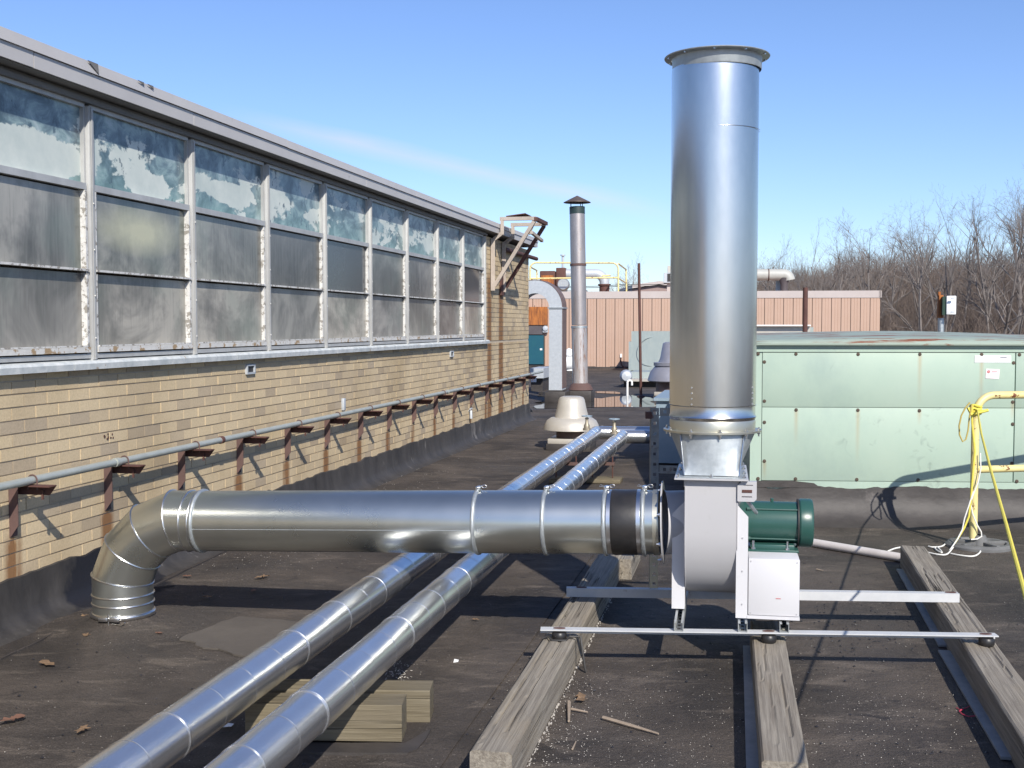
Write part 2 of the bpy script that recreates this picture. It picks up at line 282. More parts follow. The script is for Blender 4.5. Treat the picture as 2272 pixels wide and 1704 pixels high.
    if kind != 'up':
        r5 = nd.new('ShaderNodeMath'); r5.operation = 'FRACT'; lk.new(F('MULTIPLY', rnd, 7.31), r5.inputs[0])
        c = mix(0.85, c, ramp(rnd, [(0.0, (0.42, 0.41, 0.40)), (0.3, (0.95, 0.93, 0.90)), (0.5, (0.58, 0.61, 0.58)), (0.75, (1.25, 1.20, 1.10)), (1.0, (0.66, 0.63, 0.62))]), 'MULTIPLY')
        ro = F('MULTIPLY_ADD', r5.outputs[0], 0.2, 0.14)
        ye = F('MULTIPLY', F('SUBTRACT', 1.0, F('SQRT', F('ADD', F('POWER', F('ABSOLUTE', F('DIVIDE', F('SUBTRACT', cs, 7.42), 0.60)), 2.0), F('POWER', F('ABSOLUTE', F('DIVIDE', F('SUBTRACT', cz, 2.13), 0.17)), 2.0))), clamp=True), F('MULTIPLY', nz(4, 1, 1, 19, det=6), 2.6)); c = mix(F('MULTIPLY', ye, 0.9, clamp=True), c, (0.46, 0.44, 0.30))
    lk.new(c, b.inputs['Base Color']); lk.new(ro, b.inputs['Roughness']); b.inputs['Specular IOR Level'].default_value = 0.55
    return m
glassu = glass('peeling_window_film', 'up'); glassl = glass('grime_and_glare_glass', 'low')
glassd = mat('dark_clean_glass', (0.05, 0.055, 0.065), (0.07, 0.075, 0.08), rough=0.12, scale=2)

# roof membrane
roofm = bpy.data.materials.new('roof_membrane'); roofm.use_nodes = True
nd, lk, b = nodes_of(roofm); F = mk(nd, lk)
g = nd.new('ShaderNodeNewGeometry')
def rn(scale, det=8, ro=0.65, st=(1, 1, 1), dist=0):
    mp = nd.new('ShaderNodeMapping'); mp.inputs['Scale'].default_value = st; mp.inputs['Rotation'].default_value = (0, 0, R(12)); lk.new(g.outputs['Position'], mp.inputs[0])
    n = nd.new('ShaderNodeTexNoise'); n.inputs['Scale'].default_value = scale; n.inputs['Detail'].default_value = det; n.inputs['Roughness'].default_value = ro; n.inputs['Distortion'].default_value = dist
    lk.new(mp.outputs[0], n.inputs['Vector']); return n.outputs[0]
def rmp(v, p0, p1, c0=(0, 0, 0), c1=(1, 1, 1)):
    r = nd.new('ShaderNodeValToRGB'); lk.new(v, r.inputs[0]); e = r.color_ramp.elements
    e[0].position = p0; e[1].position = p1; e[0].color = (*c0, 1); e[1].color = (*c1, 1); return r.outputs[0]
def rmx(f, a, c, mode='MIX'):
    x = nd.new('ShaderNodeMixRGB'); x.blend_type = mode
    for i, q in ((0, f), (1, a), (2, c)):
        if isinstance(q, (int, float)): x.inputs[i].default_value = q
        elif isinstance(q, tuple): x.inputs[i].default_value = (*q, 1)
        else: lk.new(q, x.inputs[i])
    return x.outputs[0]
c = rmp(rn(1.1, dist=0.4), 0.35, 0.68, (0.034, 0.029, 0.026), (0.100, 0.082, 0.068))
c = rmx(rmp(rn(2.6, st=(1, 2.2, 1), dist=0.6), 0.54, 0.74), c, (0.145, 0.120, 0.098))
c = rmx(rmp(rn(5.5, dist=0.8), 0.60, 0.70), c, (0.030, 0.026, 0.025))
c = rmx(F('MULTIPLY', rmp(rn(0.45), 0.52, 0.62), 0.6), c, (0.055, 0.050, 0.047))
c = rmx(rmp(rn(140, det=3), 0.35, 0.75, (0.35, 0.35, 0.35), (0.65, 0.65, 0.65)), c, (0.5, 0.5, 0.5), 'OVERLAY') if False else c
gr = rmp(rn(170, det=3), 0.3, 0.72, (0.50, 0.50, 0.50), (1.6, 1.6, 1.6)); c = rmx(1.0, c, gr, 'MULTIPLY')
vor = nd.new('ShaderNodeTexVoronoi'); vor.inputs['Scale'].default_value = 42; lk.new(g.outputs['Position'], vor.inputs['Vector'])
sp = F('MULTIPLY', F('LESS_THAN', vor.outputs['Distance'], 0.13), rmp(rn(1.7), 0.48, 0.60))
c = rmx(F('MULTIPLY', sp, 0.75), c, (0.30, 0.27, 0.24))
lk.new(c, b.inputs['Base Color']); lk.new(F('MULTIPLY_ADD', rn(3), 0.3, 0.62), b.inputs['Roughness']); b.inputs['Specular IOR Level'].default_value = 0.3
bp = nd.new('ShaderNodeBump'); bp.inputs['Strength'].default_value = 0.75; bp.inputs['Distance'].default_value = 0.010
lk.new(F('ADD', F('ADD', rn(60, det=5), F('MULTIPLY', rn(18, det=6), 1.2)), F('MULTIPLY', rn(4, det=4), 2.2)), bp.inputs['Height']); lk.new(bp.outputs[0], b.inputs['Normal'])
patchm = mat('roof_patch_sheet', (0.072, 0.062, 0.054), (0.108, 0.094, 0.081), rough=0.85, scale=3, c3=(0.085, 0.073, 0.064), s3=4, t3=0.58, bump=0.5, bscale=50)
flashm = mat('bitumen_flashing', (0.022, 0.020, 0.019), (0.066, 0.060, 0.056), rough=0.65, scale=6, stretch=(1, 1, 0.4), c3=(0.14, 0.13, 0.12), s3=5, t3=0.60, bump=0.9, bscale=16)
flashd = mat('dark_bitumen_flashing', (0.028, 0.024, 0.023), (0.062, 0.054, 0.050), rough=0.6, scale=5, stretch=(1, 1, 1.5), c3=(0.10, 0.088, 0.082), s3=3.0, t3=0.62, bump=0.8, bscale=14)
water = mat('puddle_water', (0.02, 0.018, 0.017), (0.03, 0.027, 0.025), rough=0.025, spec=0.7, scale=2, bump=0.02, bscale=4)

# weathered timber (grain along local x)
def timber_mat(name, a, b_, c_, ck_amt=0.9):
    m = bpy.data.materials.new(name); m.use_nodes = True
    nd, lk, b = nodes_of(m); F = mk(nd, lk)
    t = nd.new('ShaderNodeTexCoord'); oi = nd.new('ShaderNodeObjectInfo')
    def nz(sc_, st, det=8, ro=0.6, dist=0.0):
        mp = nd.new('ShaderNodeMapping'); mp.inputs['Scale'].default_value = st; lk.new(t.outputs['Object'], mp.inputs[0])
        off = nd.new('ShaderNodeCombineXYZ'); lk.new(F('MULTIPLY', oi.outputs['Random'], 37.0), off.inputs[0]); lk.new(off.outputs[0], mp.inputs['Location'])
        n = nd.new('ShaderNodeTexNoise'); n.inputs['Scale'].default_value = sc_; n.inputs['Detail'].default_value = det; n.inputs['Roughness'].default_value = ro; n.inputs['Distortion'].default_value = dist
        lk.new(mp.outputs[0], n.inputs['Vector']); return n.outputs[0]
    r = nd.new('ShaderNodeValToRGB'); lk.new(nz(7, (0.35, 9, 9), dist=0.3), r.inputs[0]); e = r.color_ramp.elements
    e[0].position = 0.36; e[0].color = (*a, 1); e[1].position = 0.64; e[1].color = (*b_, 1)
    r3 = nd.new('ShaderNodeValToRGB'); lk.new(nz(2.2, (1, 2.5, 2.5)), r3.inputs[0]); r3.color_ramp.elements[0].position = 0.5; r3.color_ramp.elements[1].position = 0.72
    x = nd.new('ShaderNodeMixRGB'); lk.new(F('MULTIPLY', r3.outputs[0], 0.55), x.inputs[0]); lk.new(r.outputs[0], x.inputs[1]); x.inputs[2].default_value = (*c_, 1)
    ck = nz(1.9, (0.07, 6, 6), det=4, ro=0.5, dist=0.15)
    crack = F('SUBTRACT', 1.0, F('MULTIPLY', F('ABSOLUTE', F('SUBTRACT', ck, 0.5)), 170), clamp=True)
    gate = F('MULTIPLY', F('SUBTRACT', nz(1.5, (1, 2, 2), det=2), 0.46), 12, clamp=True)
    crack = F('MULTIPLY', crack, gate)
    y = nd.new('ShaderNodeMixRGB'); lk.new(F('MULTIPLY', crack, ck_amt), y.inputs[0]); lk.new(x.outputs[0], y.inputs[1]); y.inputs[2].default_value = (0.03, 0.025, 0.02, 1)
    lk.new(y.outputs[0], b.inputs['Base Color']); b.inputs['Roughness'].default_value = 0.85; b.inputs['Specular IOR Level'].default_value = 0.25
    bp = nd.new('ShaderNodeBump'); bp.inputs['Strength'].default_value = 0.8 if ck_amt > .5 else 0.3; bp.inputs['Distance'].default_value = 0.006
    lk.new(F('SUBTRACT', nz(9, (0.3, 12, 12)), F('MULTIPLY', crack, 2.5)), bp.inputs['Height']); lk.new(bp.outputs[0], b.inputs['Normal'])
    return m
timb = timber_mat('weathered_timber', (0.175, 0.152, 0.125), (0.29, 0.26, 0.215), (0.25, 0.205, 0.145))
timbn = timber_mat('treated_timber', (0.13, 0.108, 0.072), (0.195, 0.167, 0.115), (0.17, 0.145, 0.105), 0.55)

# ------------------------------------------------------------ mesh helpers
ORG = {}
def frame_from(d):
    d = d.normalized(); a = Z if abs(d.z) < 0.9 else X
    u = d.cross(a).normalized(); return u, u.cross(d).normalized() * 1.0
class MB:
    def __init__(s): s.v = []; s.f = []; s.sm = []
    def add(s, vs, fs, smooth=False):
        o = len(s.v); s.v += [Vector(p) for p in vs]; s.f += [tuple(i + o for i in f) for f in fs]; s.sm += [smooth] * len(fs)
    def box(s, c, size, ax=None, bev=0.0):
        ax = ax or (X, Y, Z); hx, hy, hz = (k / 2 for k in size); c = Vector(c)
        if bev <= 0:
            vs = [c + ax[0] * (hx * i) + ax[1] * (hy * j) + ax[2] * (hz * k) for k in (-1, 1) for j in (-1, 1) for i in (-1, 1)]
            s.add(vs, [(0, 2, 3, 1), (4, 5, 7, 6), (0, 1, 5, 4), (2, 6, 7, 3), (0, 4, 6, 2), (1, 3, 7, 5)]); return s
        bm = bmesh.new(); bmesh.ops.create_cube(bm, size=1)
        for v in bm.verts: v.co = Vector((v.co.x * size[0], v.co.y * size[1], v.co.z * size[2]))
        bmesh.ops.bevel(bm, geom=bm.edges[:], offset=bev, segments=2, affect='EDGES', profile=0.5)
        bm.verts.index_update()
        s.add([c + ax[0] * v.co.x + ax[1] * v.co.y + ax[2] * v.co.z for v in bm.verts], [tuple(v.index for v in f.verts) for f in bm.faces], True); bm.free(); return s
    def tube(s, pts, r, n=12, cap=True, closed=False, smooth=True):
        pts = [Vector(p) for p in pts]; m = len(pts); rs = r if isinstance(r, (list, tuple)) else [r] * m
        dirs = []
        for i in range(m):
            a = pts[i - 1] if (i > 0 or closed) else pts[i]; b = pts[(i + 1) % m] if (i < m - 1 or closed) else pts[i]
            dirs.append((b - a).normalized())
        u, w = frame_from(dirs[0]); vs = []
        for i in range(m):
            if i:
                q = dirs[i - 1].rotation_difference(dirs[i]); u = q @ u; w = q @ w
            for k in range(n):
                t = 2 * math.pi * k / n; vs.append(pts[i] + (u * math.cos(t) + w * math.sin(t)) * rs[i])
        fs = []
        for i in range(m if closed else m - 1):
            for k in range(n):
                a = i * n + k; b = i * n + (k + 1) % n; c = ((i + 1) % m) * n + (k + 1) % n; d = ((i + 1) % m) * n + k
                fs.append((a, d, c, b))
        s.add(vs, fs, smooth)
        if cap and not closed:
            o = len(s.v) - m * n
            s.f.append(tuple(range(o, o + n))); s.sm.append(False)
            s.f.append(tuple(reversed(range(o + (m - 1) * n, o + m * n)))); s.sm.append(False)
        return s
    def lathe(s, prof, o, axis=Z, n=32, smooth=True, cap=False):
        o = Vector(o); u, w = frame_from(axis); axis = axis.normalized(); vs = []
        for r, h in prof:
            for k in range(n):
                t = 2 * math.pi * k / n; vs.append(o + axis * h + (u * math.cos(t) + w * math.sin(t)) * r)
        fs = []
        for i in range(len(prof) - 1):
            for k in range(n):
                a = i * n + k; b = i * n + (k + 1) % n; fs.append((a, a + n, b + n, b))
        s.add(vs, fs, smooth)
        if cap:
            oo = len(s.v) - len(prof) * n
            s.f.append(tuple(range(oo, oo + n))); s.sm.append(False)
            s.f.append(tuple(reversed(range(oo + (len(prof) - 1) * n, oo + len(prof) * n)))); s.sm.append(False)
        return s
    def prism(s, poly, vec):
        poly = [Vector(p) for p in poly]; n = len(poly); vec = Vector(vec)
        vs = poly + [p + vec for p in poly]
        s.add(vs, [tuple(range(n)), tuple(reversed(range(n, 2 * n)))] + [(i, i + n, (i + 1) % n + n, (i + 1) % n) for i in range(n)]); return s
    def quad(s, a, b, c, d): s.add([a, b, c, d], [(0, 1, 2, 3)]); return s
    def build(s, name, m, parent=None, origin=None, ang=38, thick=0):
        me = bpy.data.meshes.new(name)
        if parent is not None: org = ORG[parent.name]
        elif origin is not None: org = Vector(origin)
        else:
            mn = Vector((min(v.x for v in s.v), min(v.y for v in s.v), min(v.z for v in s.v))); mxx = Vector((max(v.x for v in s.v), max(v.y for v in s.v), mn.z)); org = (mn + mxx) / 2
        me.from_pydata([v - org for v in s.v], [], s.f); me.polygons.foreach_set('use_smooth', s.sm)
        bm = bmesh.new(); bm.from_mesh(me); bmesh.ops.recalc_face_normals(bm, faces=bm.faces); bm.to_mesh(me); bm.free()
        if any(s.sm): me.set_sharp_from_angle(angle=R(ang))
        me.materials.append(m)
        o = bpy.data.objects.new(name, me); col.objects.link(o)
        if parent is not None: o.parent = parent; ORG[o.name] = org
        else: o.location = org; ORG[o.name] = org
        if thick:
            md = o.modifiers.new('thickness', 'SOLIDIFY'); md.thickness = thick; md.offset = 0
        return o
def thing(name, label, cat, loc=(0, 0, 0), group=None):
    o = bpy.data.objects.new(name, None); col.objects.link(o); o.location = loc; o.empty_display_size = 0.2
    ORG[o.name] = Vector(loc); o['label'] = label; o['category'] = cat
    if group: o['group'] = group
    return o
def tag(o, label, cat, group=None):
    o['label'] = label; o['category'] = cat
    if group: o['group'] = group
    return o
def struct(o): o['kind'] = 'structure'; return o
def stuff(o): o['kind'] = 'stuff'; return o
def copy_tree(o, parent=None):
    c = o.copy(); col.objects.link(c)
    if parent is not None: c.parent = parent
    for ch in list(o.children): copy_tree(ch, c)
    return c
def arc(c, r, a0, a1, u, w, n=12):
    return [c + (u * math.cos(a0 + (a1 - a0) * i / n) + w * math.sin(a0 + (a1 - a0) * i / n)) * r for i in range(n + 1)]

# the glossy black tar smear beside the elbow foot
for mm0 in (flashm, roofm):
    nd, lk, b = nodes_of(mm0); F = mk(nd, lk)
    g = nd.new('ShaderNodeNewGeometry'); q = nd.new('ShaderNodeVectorMath'); q.operation = 'SUBTRACT'; lk.new(g.outputs['Position'], q.inputs[0]); q.inputs[1].default_value = wall(6.95, 0.10, 0.10)
    def dt(v):
        d = nd.new('ShaderNodeVectorMath'); d.operation = 'DOT_PRODUCT'; lk.new(q.outputs[0], d.inputs[0]); d.inputs[1].default_value = v; return d.outputs['Value']
    rr = F('SQRT', F('ADD', F('POWER', F('ABSOLUTE', F('MULTIPLY', dt(S), 1.6)), 2.0), F('POWER', F('ABSOLUTE', F('MULTIPLY', dt(N), 3.2)), 2.0)))
    n = nd.new('ShaderNodeTexNoise'); n.inputs['Scale'].default_value = 6; n.inputs['Detail'].default_value = 7; lk.new(g.outputs['Position'], n.inputs['Vector'])
    mk_ = F('MULTIPLY', F('SUBTRACT', 1.10, F('ADD', rr, F('MULTIPLY', n.outputs[0], 0.7))), 12, clamp=True)
    old = b.inputs['Base Color'].links[0].from_socket
    x = nd.new('ShaderNodeMixRGB'); lk.new(mk_, x.inputs[0]); lk.new(old, x.inputs[1]); x.inputs[2].default_value = (0.010, 0.010, 0.014, 1); lk.new(x.outputs[0], b.inputs['Base Color'])
# ============================================================ SETTING
# far terrain with a wooded rise
def hill(x, y):
    if y < 60: return -6.0
    k = min(1, (y - 60) / 90); k = k * k * (3 - 2 * k)
    side = max(0.0, min(1.0, (x + 4 + 0.10 * (y - 90)) / 46)); side = side * side * (3 - 2 * side)
    return -6.0 + k * (3.0 + 8.0 * side) + 0.8 * noise.noise(Vector((x * 0.05, y * 0.05, 0))) * k
m = MB(); nx, ny = 60, 60
xs = [-700 + 1500 * ((i / nx - 0.45) * abs(i / nx - 0.45) * 2 + 0.45) for i in range(nx + 1)]; ys = [-300 + (1500 * (j / ny) ** 1.7) for j in range(ny + 1)]
m.add([Vector((x, y, hill(x, y))) for y in ys for x in xs], [(j * (nx + 1) + i, j * (nx + 1) + i + 1, (j + 1) * (nx + 1) + i + 1, (j + 1) * (nx + 1) + i) for j in range(ny) for i in range(nx)], True)
struct(m.build('ground', litter, origin=(0, 0, 0)))
# the flat roof everything stands on
m = MB(); rx0, rx1, ry0, ry1 = -9.0, 26.0, -8.0, 62.0
def bumps(x, y): return 0.004 * noise.noise(Vector((x * 1.3, y * 1.3, 0))) + 0.0025 * noise.noise(Vector((x * 4, y * 4, 3)))
gx = [rx0 + (rx1 - rx0) * i / 200 for i in range(201)]; gy = [ry0 + (ry1 - ry0) * (j / 260) for j in range(261)]
m.add([Vector((x, y, bumps(x, y))) for y in gy for x in gx], [(j * 201 + i, j * 201 + i + 1, (j + 1) * 201 + i + 1, (j + 1) * 201 + i) for j in range(260) for i in range(200)], True)
roof = struct(m.build('roof_deck', roofm, origin=(0, 0, 0)))
m = MB(); m.box(((rx0 + rx1) / 2, (ry0 + ry1) / 2, -3.1), (rx1 - rx0 - 0.1, ry1 - ry0 - 0.1, 6.0)); m.build('roof_edge_wall', mortar, roof)
# laid-on sheets: patches, seam laps
def sheet(name, pts, mt, h, wob=0.02, parent=roof, seg=10):
    P = []
    for i, p in enumerate(pts):
        q = pts[(i + 1) % len(pts)]
        for k in range(seg):
            a = Vector(p).lerp(Vector(q), k / seg); P.append(Vector((a.x + wob * noise.noise(a * 7), a.y + wob * noise.noise(a * 7 + Vector((9, 9, 9))), 0.004)))
    mm_ = MB(); mm_.prism([Vector((p.x, p.y, 0.0)) for p in P], Z * h); return mm_.build(name, mt, parent)
sheet('roof_patch', [G(395, 1422), G(520, 1370), G(700, 1385), G(640, 1452), G(560, 1465)], patchm, 0.009, 0.05)
sheet('roof_patch', [G(545, 1655), G(900, 1655), G(925, 1640), G(958, 1624), G(930, 1668), G(905, 1678), G(560, 1675)], flashd, 0.012, 0.01)
for a, b in ((G(0, 1466), G(520, 1215)), ):
    d = (b - a).normalized(); q = Vector((-d.y, d.x, 0)); pts = [a + d * (i * (b - a).length / 40) + q * 0.012 * noise.noise(Vector((i * .4, 0, 0))) for i in range(41)]
    mm_ = MB()
    for i in range(40): mm_.box((pts[i] + pts[i + 1]) / 2 + Z * 0.004, ((pts[i + 1] - pts[i]).length * 1.02, 0.012, 0.010), (d, q, Z))
    mm_.build('membrane_lap', flashd, roof)
for k, (x0, off) in enumerate(((3.6, 0.4), (-1.25, 0))):      # long laps running with the roof
    a = Vector((x0 + T * 3 + 0.0, 3.0, 0)); mm_ = MB(); n_ = 60; ll = 18
    for i in range(n_):
        p0 = a + S * (ll * i / n_); p1 = a + S * (ll * (i + 1) / n_); w = 0.006 * noise.noise(Vector((i * .3, k, 0)))
        mm_.box((p0 + p1) / 2 + N * w + Z * 0.0035, ((p1 - p0).length, 0.30, 0.0045), (S, N, Z))
    mm_.build('membrane_strip', roofm, roof)
# expansion joint ridge, and the puddle behind it
a = G(1178, 914); b = G(1462, 908)
m = MB(); d = (b - a).normalized(); q = Vector((-d.y, d.x, 0))
m.prism([a - q * 0.12, a + Z * 0.045 - q * 0.05, a + Z * 0.045 + q * 0.05, a + q * 0.12], (b - a) * 3.2)
struct(m.build('roof_joint', flashd))
def pud(pts, name='puddle', wob=0.25):
    P = []
    for i, p in enumerate(pts):
        q = pts[(i + 1) % len(pts)]
        for k in range(10):
            a = Vector(p).lerp(Vector(q), k / 10); P.append(Vector((a.x + wob * noise.noise(a * 1.5), a.y + wob * 2 * noise.noise(a * 1.1 + Vector((5, 5, 5))), 0.009)))
    mm_ = MB(); mm_.add(P, [tuple(range(len(P)))]); struct(mm_.build(name, water))
pud([G(1186, 905), G(1250, 907), G(1420, 903), G(1462, 902), G(1460, 885), G(1400, 876), G(1330, 884), G(1250, 880), G(1200, 890)])
pud([G(1190, 878), G(1225, 881), G(1262, 877), G(1240, 871), G(1200, 870)], wob=0.15)
pud([G(1315, 873), G(1385, 875), G(1370, 870), G(1325, 869)], wob=0.12)

# ============================================================ BRICK BUILDING ON THE LEFT
bb = thing('brick_building', 'buff brick building with a long band of peeling windows and grey eaves along the roof', 'building', wall(10, -1, 0))
SE = 19.9                                  # end of the wall
m = MB()
m.box(wall((-6 + SE) / 2, -3.0 - 0.007, 0.65), (SE + 6 - 0.02, 6.0, 1.3), (S, N, Z))                     # wall below the sill, mortar face 12 mm behind the bricks
m.box(wall((-6 + SE) / 2, -3.1, 2.0), (SE + 6 - 0.06, 5.8, 1.44), (S, N, Z))
m.box(wall((16.72 + SE) / 2, -1.0 - 0.007, 2.0), (SE - 16.72 - 0.02, 2.0, 1.6), (S, N, Z))
m.box(wall(-2.6, -0.262, 2.0), (6.8, 0.5, 1.6), (S, N, Z))
m.box(wall((-6 + SE) / 2, -3.0, -3.1), (SE + 6, 6.0, 6.0), (S, N, Z))
m.build('mortar_wall', mortar, bb)
# bricks
proto = None; count = 0; rest = MB()
cand = []
def add_bricks(s0, s1, z0, z1, endcap=False):
    r = int(round((z0 - BZ0) / BH)); k = r
    while BZ0 + k * BH < z1 - 0.012:
        zb = BZ0 + k * BH; zt = min(zb + BH - 0.008, z1); odd = 0.5 * ((k + 20) % 2)
        i0 = math.floor(s0 / BL + odd)
        i = i0
        while (i - odd) * BL < s1:
            a = max((i - odd) * BL, s0); b = min((i + 1 - odd) * BL - 0.006, s1); i += 1
            if b - a > 0.02: cand.append((a, b, zb, zt))
        k += 1
add_bricks(-5.95, SE - 0.001, BZ0, 1.302)
add_bricks(16.72, SE - 0.001, BZ0 + BH * 16, 2.80)
near = sorted([c for c in cand if c[0] > 5.85 and c[3] - c[2] > 0.03 and c[3] < 1.31], key=lambda c: c[0])[:300]
near_set = set(near)
pm = MB(); pm.box((0, 0, 0), (1, 1, 1)); brick_mesh = None
for c in cand:
    a, b, zb, zt = c; pr = random.uniform(-0.0015, 0.002)
    if c in near_set:
        if brick_mesh is None:
            pm = MB(); pm.box((0, 0, 0), (1, 1, 1)); o = pm.build('brick', brick, origin=(0, 0, 0)); brick_mesh = o.data
        else:
            o = bpy.data.objects.new('brick', brick_mesh); col.objects.link(o)
        o.parent = bb; o.location = wall((a + b) / 2, pr - 0.03, (zb + zt) / 2) - ORG[bb.name]; o.rotation_euler = (random.uniform(-.004, .004), 0, WROT); o.scale = (b - a, 0.06, zt - zb)
    else:
        rest.box(wall((a + b) / 2, pr - 0.03, (zb + zt) / 2), (b - a, 0.06, zt - zb), (S, N, Z))
# bricks of the short end wall round the corner
k = 0
while BZ0 + k * BH < 2.8:
    zb = BZ0 + k * BH; odd = 0.5 * ((k + 20) % 2)
    for i in range(9):
        a = max((i - odd) * BL, 0); b = (i + 1 - odd) * BL - 0.009
        if b > a: rest.box(WA + S * (SE - 0.03 + random.uniform(-.001, .001)) - N * (0.07 + (a + b) / 2) + Z * (zb + (BH - 0.01) / 2), (0.06, b - a, BH - 0.01), (S, N, Z))
    k += 1
stuff(rest.build('brick_courses', brick, bb))
# bitumen upstand at the wall foot with a ragged top
def upstand(name, p0, p1, out, zt, mt, parent, foot=0.10, rag=0.020, nseg=420, off=0.014):
    d = (p1 - p0); L = d.length; d.normalize(); mm_ = MB(); vs = []; cols = 7
    for i in range(nseg + 1):
        p = p0 + d * (L * i / nseg); r = rag * (noise.noise(Vector((L * i / nseg * 5, 1.7, zt))) + 0.6 * noise.noise(Vector((L * i / nseg * 19, 4.1, zt)))); w = 0.020 * noise.noise(Vector((L * i / nseg * 2.5, 7, 1)))
        prof = [(0.0, zt + r), (off, zt + r - 0.004), (off + 0.004 + w * .4, zt * 0.75), (off + 0.014 + w, foot * 0.95), (off + foot * 0.38 + w, foot * 0.42), (off + foot * 0.85 + w, foot * 0.12), (off + foot * 1.35 + w, 0.0)]
        for n_, z_ in prof: vs.append(p + out * n_ + Z * z_)
    fs = [(i * cols + k, i * cols + k + 1, (i + 1) * cols + k + 1, (i + 1) * cols + k) for i in range(nseg) for k in range(cols - 1)]
    mm_.add(vs, fs, True); return mm_.build(name, mt, parent, ang=60)
upstand('base_flashing', wall(-5.9, 0, 0), wall(SE + 0.02, 0, 0), N, 0.262, flashm, bb)
# tar smeared over the flashing beside the elbow
m = MB(); pts = []
for i in range(40):
    t = i / 39; s_ = 6.95 + 1.35 * t; pts.append(wall(s_, 0.165, 0.012) if False else None)
# sill
for i in range(8):
    s0 = 0.4 + i * 2.06; s1 = min(s0 + 2.056, 16.78)
    m = MB(); m.prism([wall(s0, -0.05, 1.305), wall(s0, 0.052, 1.305), wall(s0, 0.056, 1.338), wall(s0, 0.045, 1.352), wall(s0, -0.05, 1.368)], S * (s1 - s0)); m.build('sill_section', sillm, bb)
# windows
WP = 1.226; S0 = 6.825
clean = {(4, 1), (8, 1)}
def bar(mm_, s0, s1, z0, z1, n0, n1): mm_.box(wall((s0 + s1) / 2, (n0 + n1) / 2, (z0 + z1) / 2), (s1 - s0, n1 - n0, z1 - z0), (S, N, Z))
for b_i in range(-5, 8):
    a = S0 + b_i * WP + 0.024; b = a + WP - 0.048
    m = MB()                                       # fixed frame of the bay
    bar(m, a, b, 2.776, 2.80, -0.05, 0.004); bar(m, a, b, 1.366, 1.392, -0.05, 0.018)
    bar(m, a, a + 0.014, 1.392, 2.776, -0.05, 0.004); bar(m, b - 0.014, b, 1.392, 2.776, -0.05, 0.004)
    win = m.build('window', trimm, bb)
    m = MB(); bar(m, a + 0.014, b - 0.014, 2.315, 2.352, -0.045, 0.016); m.build('transom', trimm, win)
    m = MB(); bar(m, a + 0.014, b - 0.014, 2.352, 2.776, -0.028, -0.020); m.build('pane', glassu, win)
    tlt = random.uniform(0.0, 0.012)
    # vented sashes below, standing a little proud, putty flaking
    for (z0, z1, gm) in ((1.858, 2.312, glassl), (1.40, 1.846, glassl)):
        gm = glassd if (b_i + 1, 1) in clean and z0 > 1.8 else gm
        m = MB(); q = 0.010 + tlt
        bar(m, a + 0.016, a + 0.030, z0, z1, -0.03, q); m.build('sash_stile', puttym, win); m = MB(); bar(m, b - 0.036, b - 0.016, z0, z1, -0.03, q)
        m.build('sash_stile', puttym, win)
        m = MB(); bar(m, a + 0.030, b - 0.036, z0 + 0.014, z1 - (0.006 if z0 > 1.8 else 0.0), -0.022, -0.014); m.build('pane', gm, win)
        m = MB(); bar(m, a + 0.016, b - 0.016, z0, z0 + (0.012 if z0 > 1.8 else 0.030), -0.02, q + 0.008); m.build('sash_rail', puttym if z0 > 1.8 else sashm, win)
        if z0 < 1.8:
            m = MB(); m.box(wall((a + b) / 2, q + 0.002, z0 + 0.036), (b - a - 0.06, 0.012, 0.008), (S, N, Z)); m.build('putty_line', puttym, win)
for i in range(-5, 9):
    s_ = S0 + i * WP; m = MB()
    m.box(wall(s_, -0.006, 2.07), (0.044, 0.065, 1.43), (S, N, Z), 0.003)
    m.box(wall(s_, 0.030, 2.07), (0.012, 0.010, 1.42), (S, N, Z)); m.box(wall(s_ - .016, 0.0285, 2.07), (0.004, 0.006, 1.42), (S, N, Z)); m.box(wall(s_ + .016, 0.0285, 2.07), (0.004, 0.006, 1.42), (S, N, Z))
    mu = m.build('mullion', trimm, bb)
    m = MB()
    for z_ in (1.48, 1.72, 1.98, 2.24): m.lathe([(0.007, 0), (0.005, 0.004), (0.0, 0.005)], wall(s_, 0.036, z_), N, 8)
    m.build('rivet', trimm, mu)
# head trim and frieze coloured dark for the eave shade, fascia in lengths
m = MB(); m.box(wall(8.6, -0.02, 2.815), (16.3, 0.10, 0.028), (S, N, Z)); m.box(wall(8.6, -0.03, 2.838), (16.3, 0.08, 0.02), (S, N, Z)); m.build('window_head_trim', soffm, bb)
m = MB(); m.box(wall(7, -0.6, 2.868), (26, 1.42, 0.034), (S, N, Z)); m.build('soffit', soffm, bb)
cuts = [-6, -3.2, 0.0, 3.1, 6.15, 7.87, 11.3, 14.4, 17.4, 20.02]
for i in range(len(cuts) - 1):
    s0, s1 = cuts[i], cuts[i + 1] - 0.006; dz = random.uniform(-.003, .003); L = s1 - s0
    m = MB(); m.prism([wall(s0, 0.112, 2.852 + dz), wall(s0, 0.128, 2.850 + dz), wall(s0, 0.130, 2.928 + dz), wall(s0, 0.110, 2.930 + dz)], S * L); m.build('fascia_section', fascm, bb)
cuts = [-6, -2.0, 2.2, 5.2, 9.4, 12.9, 15.7, 18.1, 20.02]
for i in range(len(cuts) - 1):
    s0, s1 = cuts[i], cuts[i + 1] - 0.005; dz = random.uniform(-.004, .004); L = s1 - s0
    m = MB(); m.prism([wall(s0, 0.10, 2.934 + dz), wall(s0, 0.142, 2.932 + dz), wall(s0, 0.136, 2.992 + dz), wall(s0, 0.10, 2.996 + dz)], S * L); m.build('roof_edge_trim', fascm, bb)
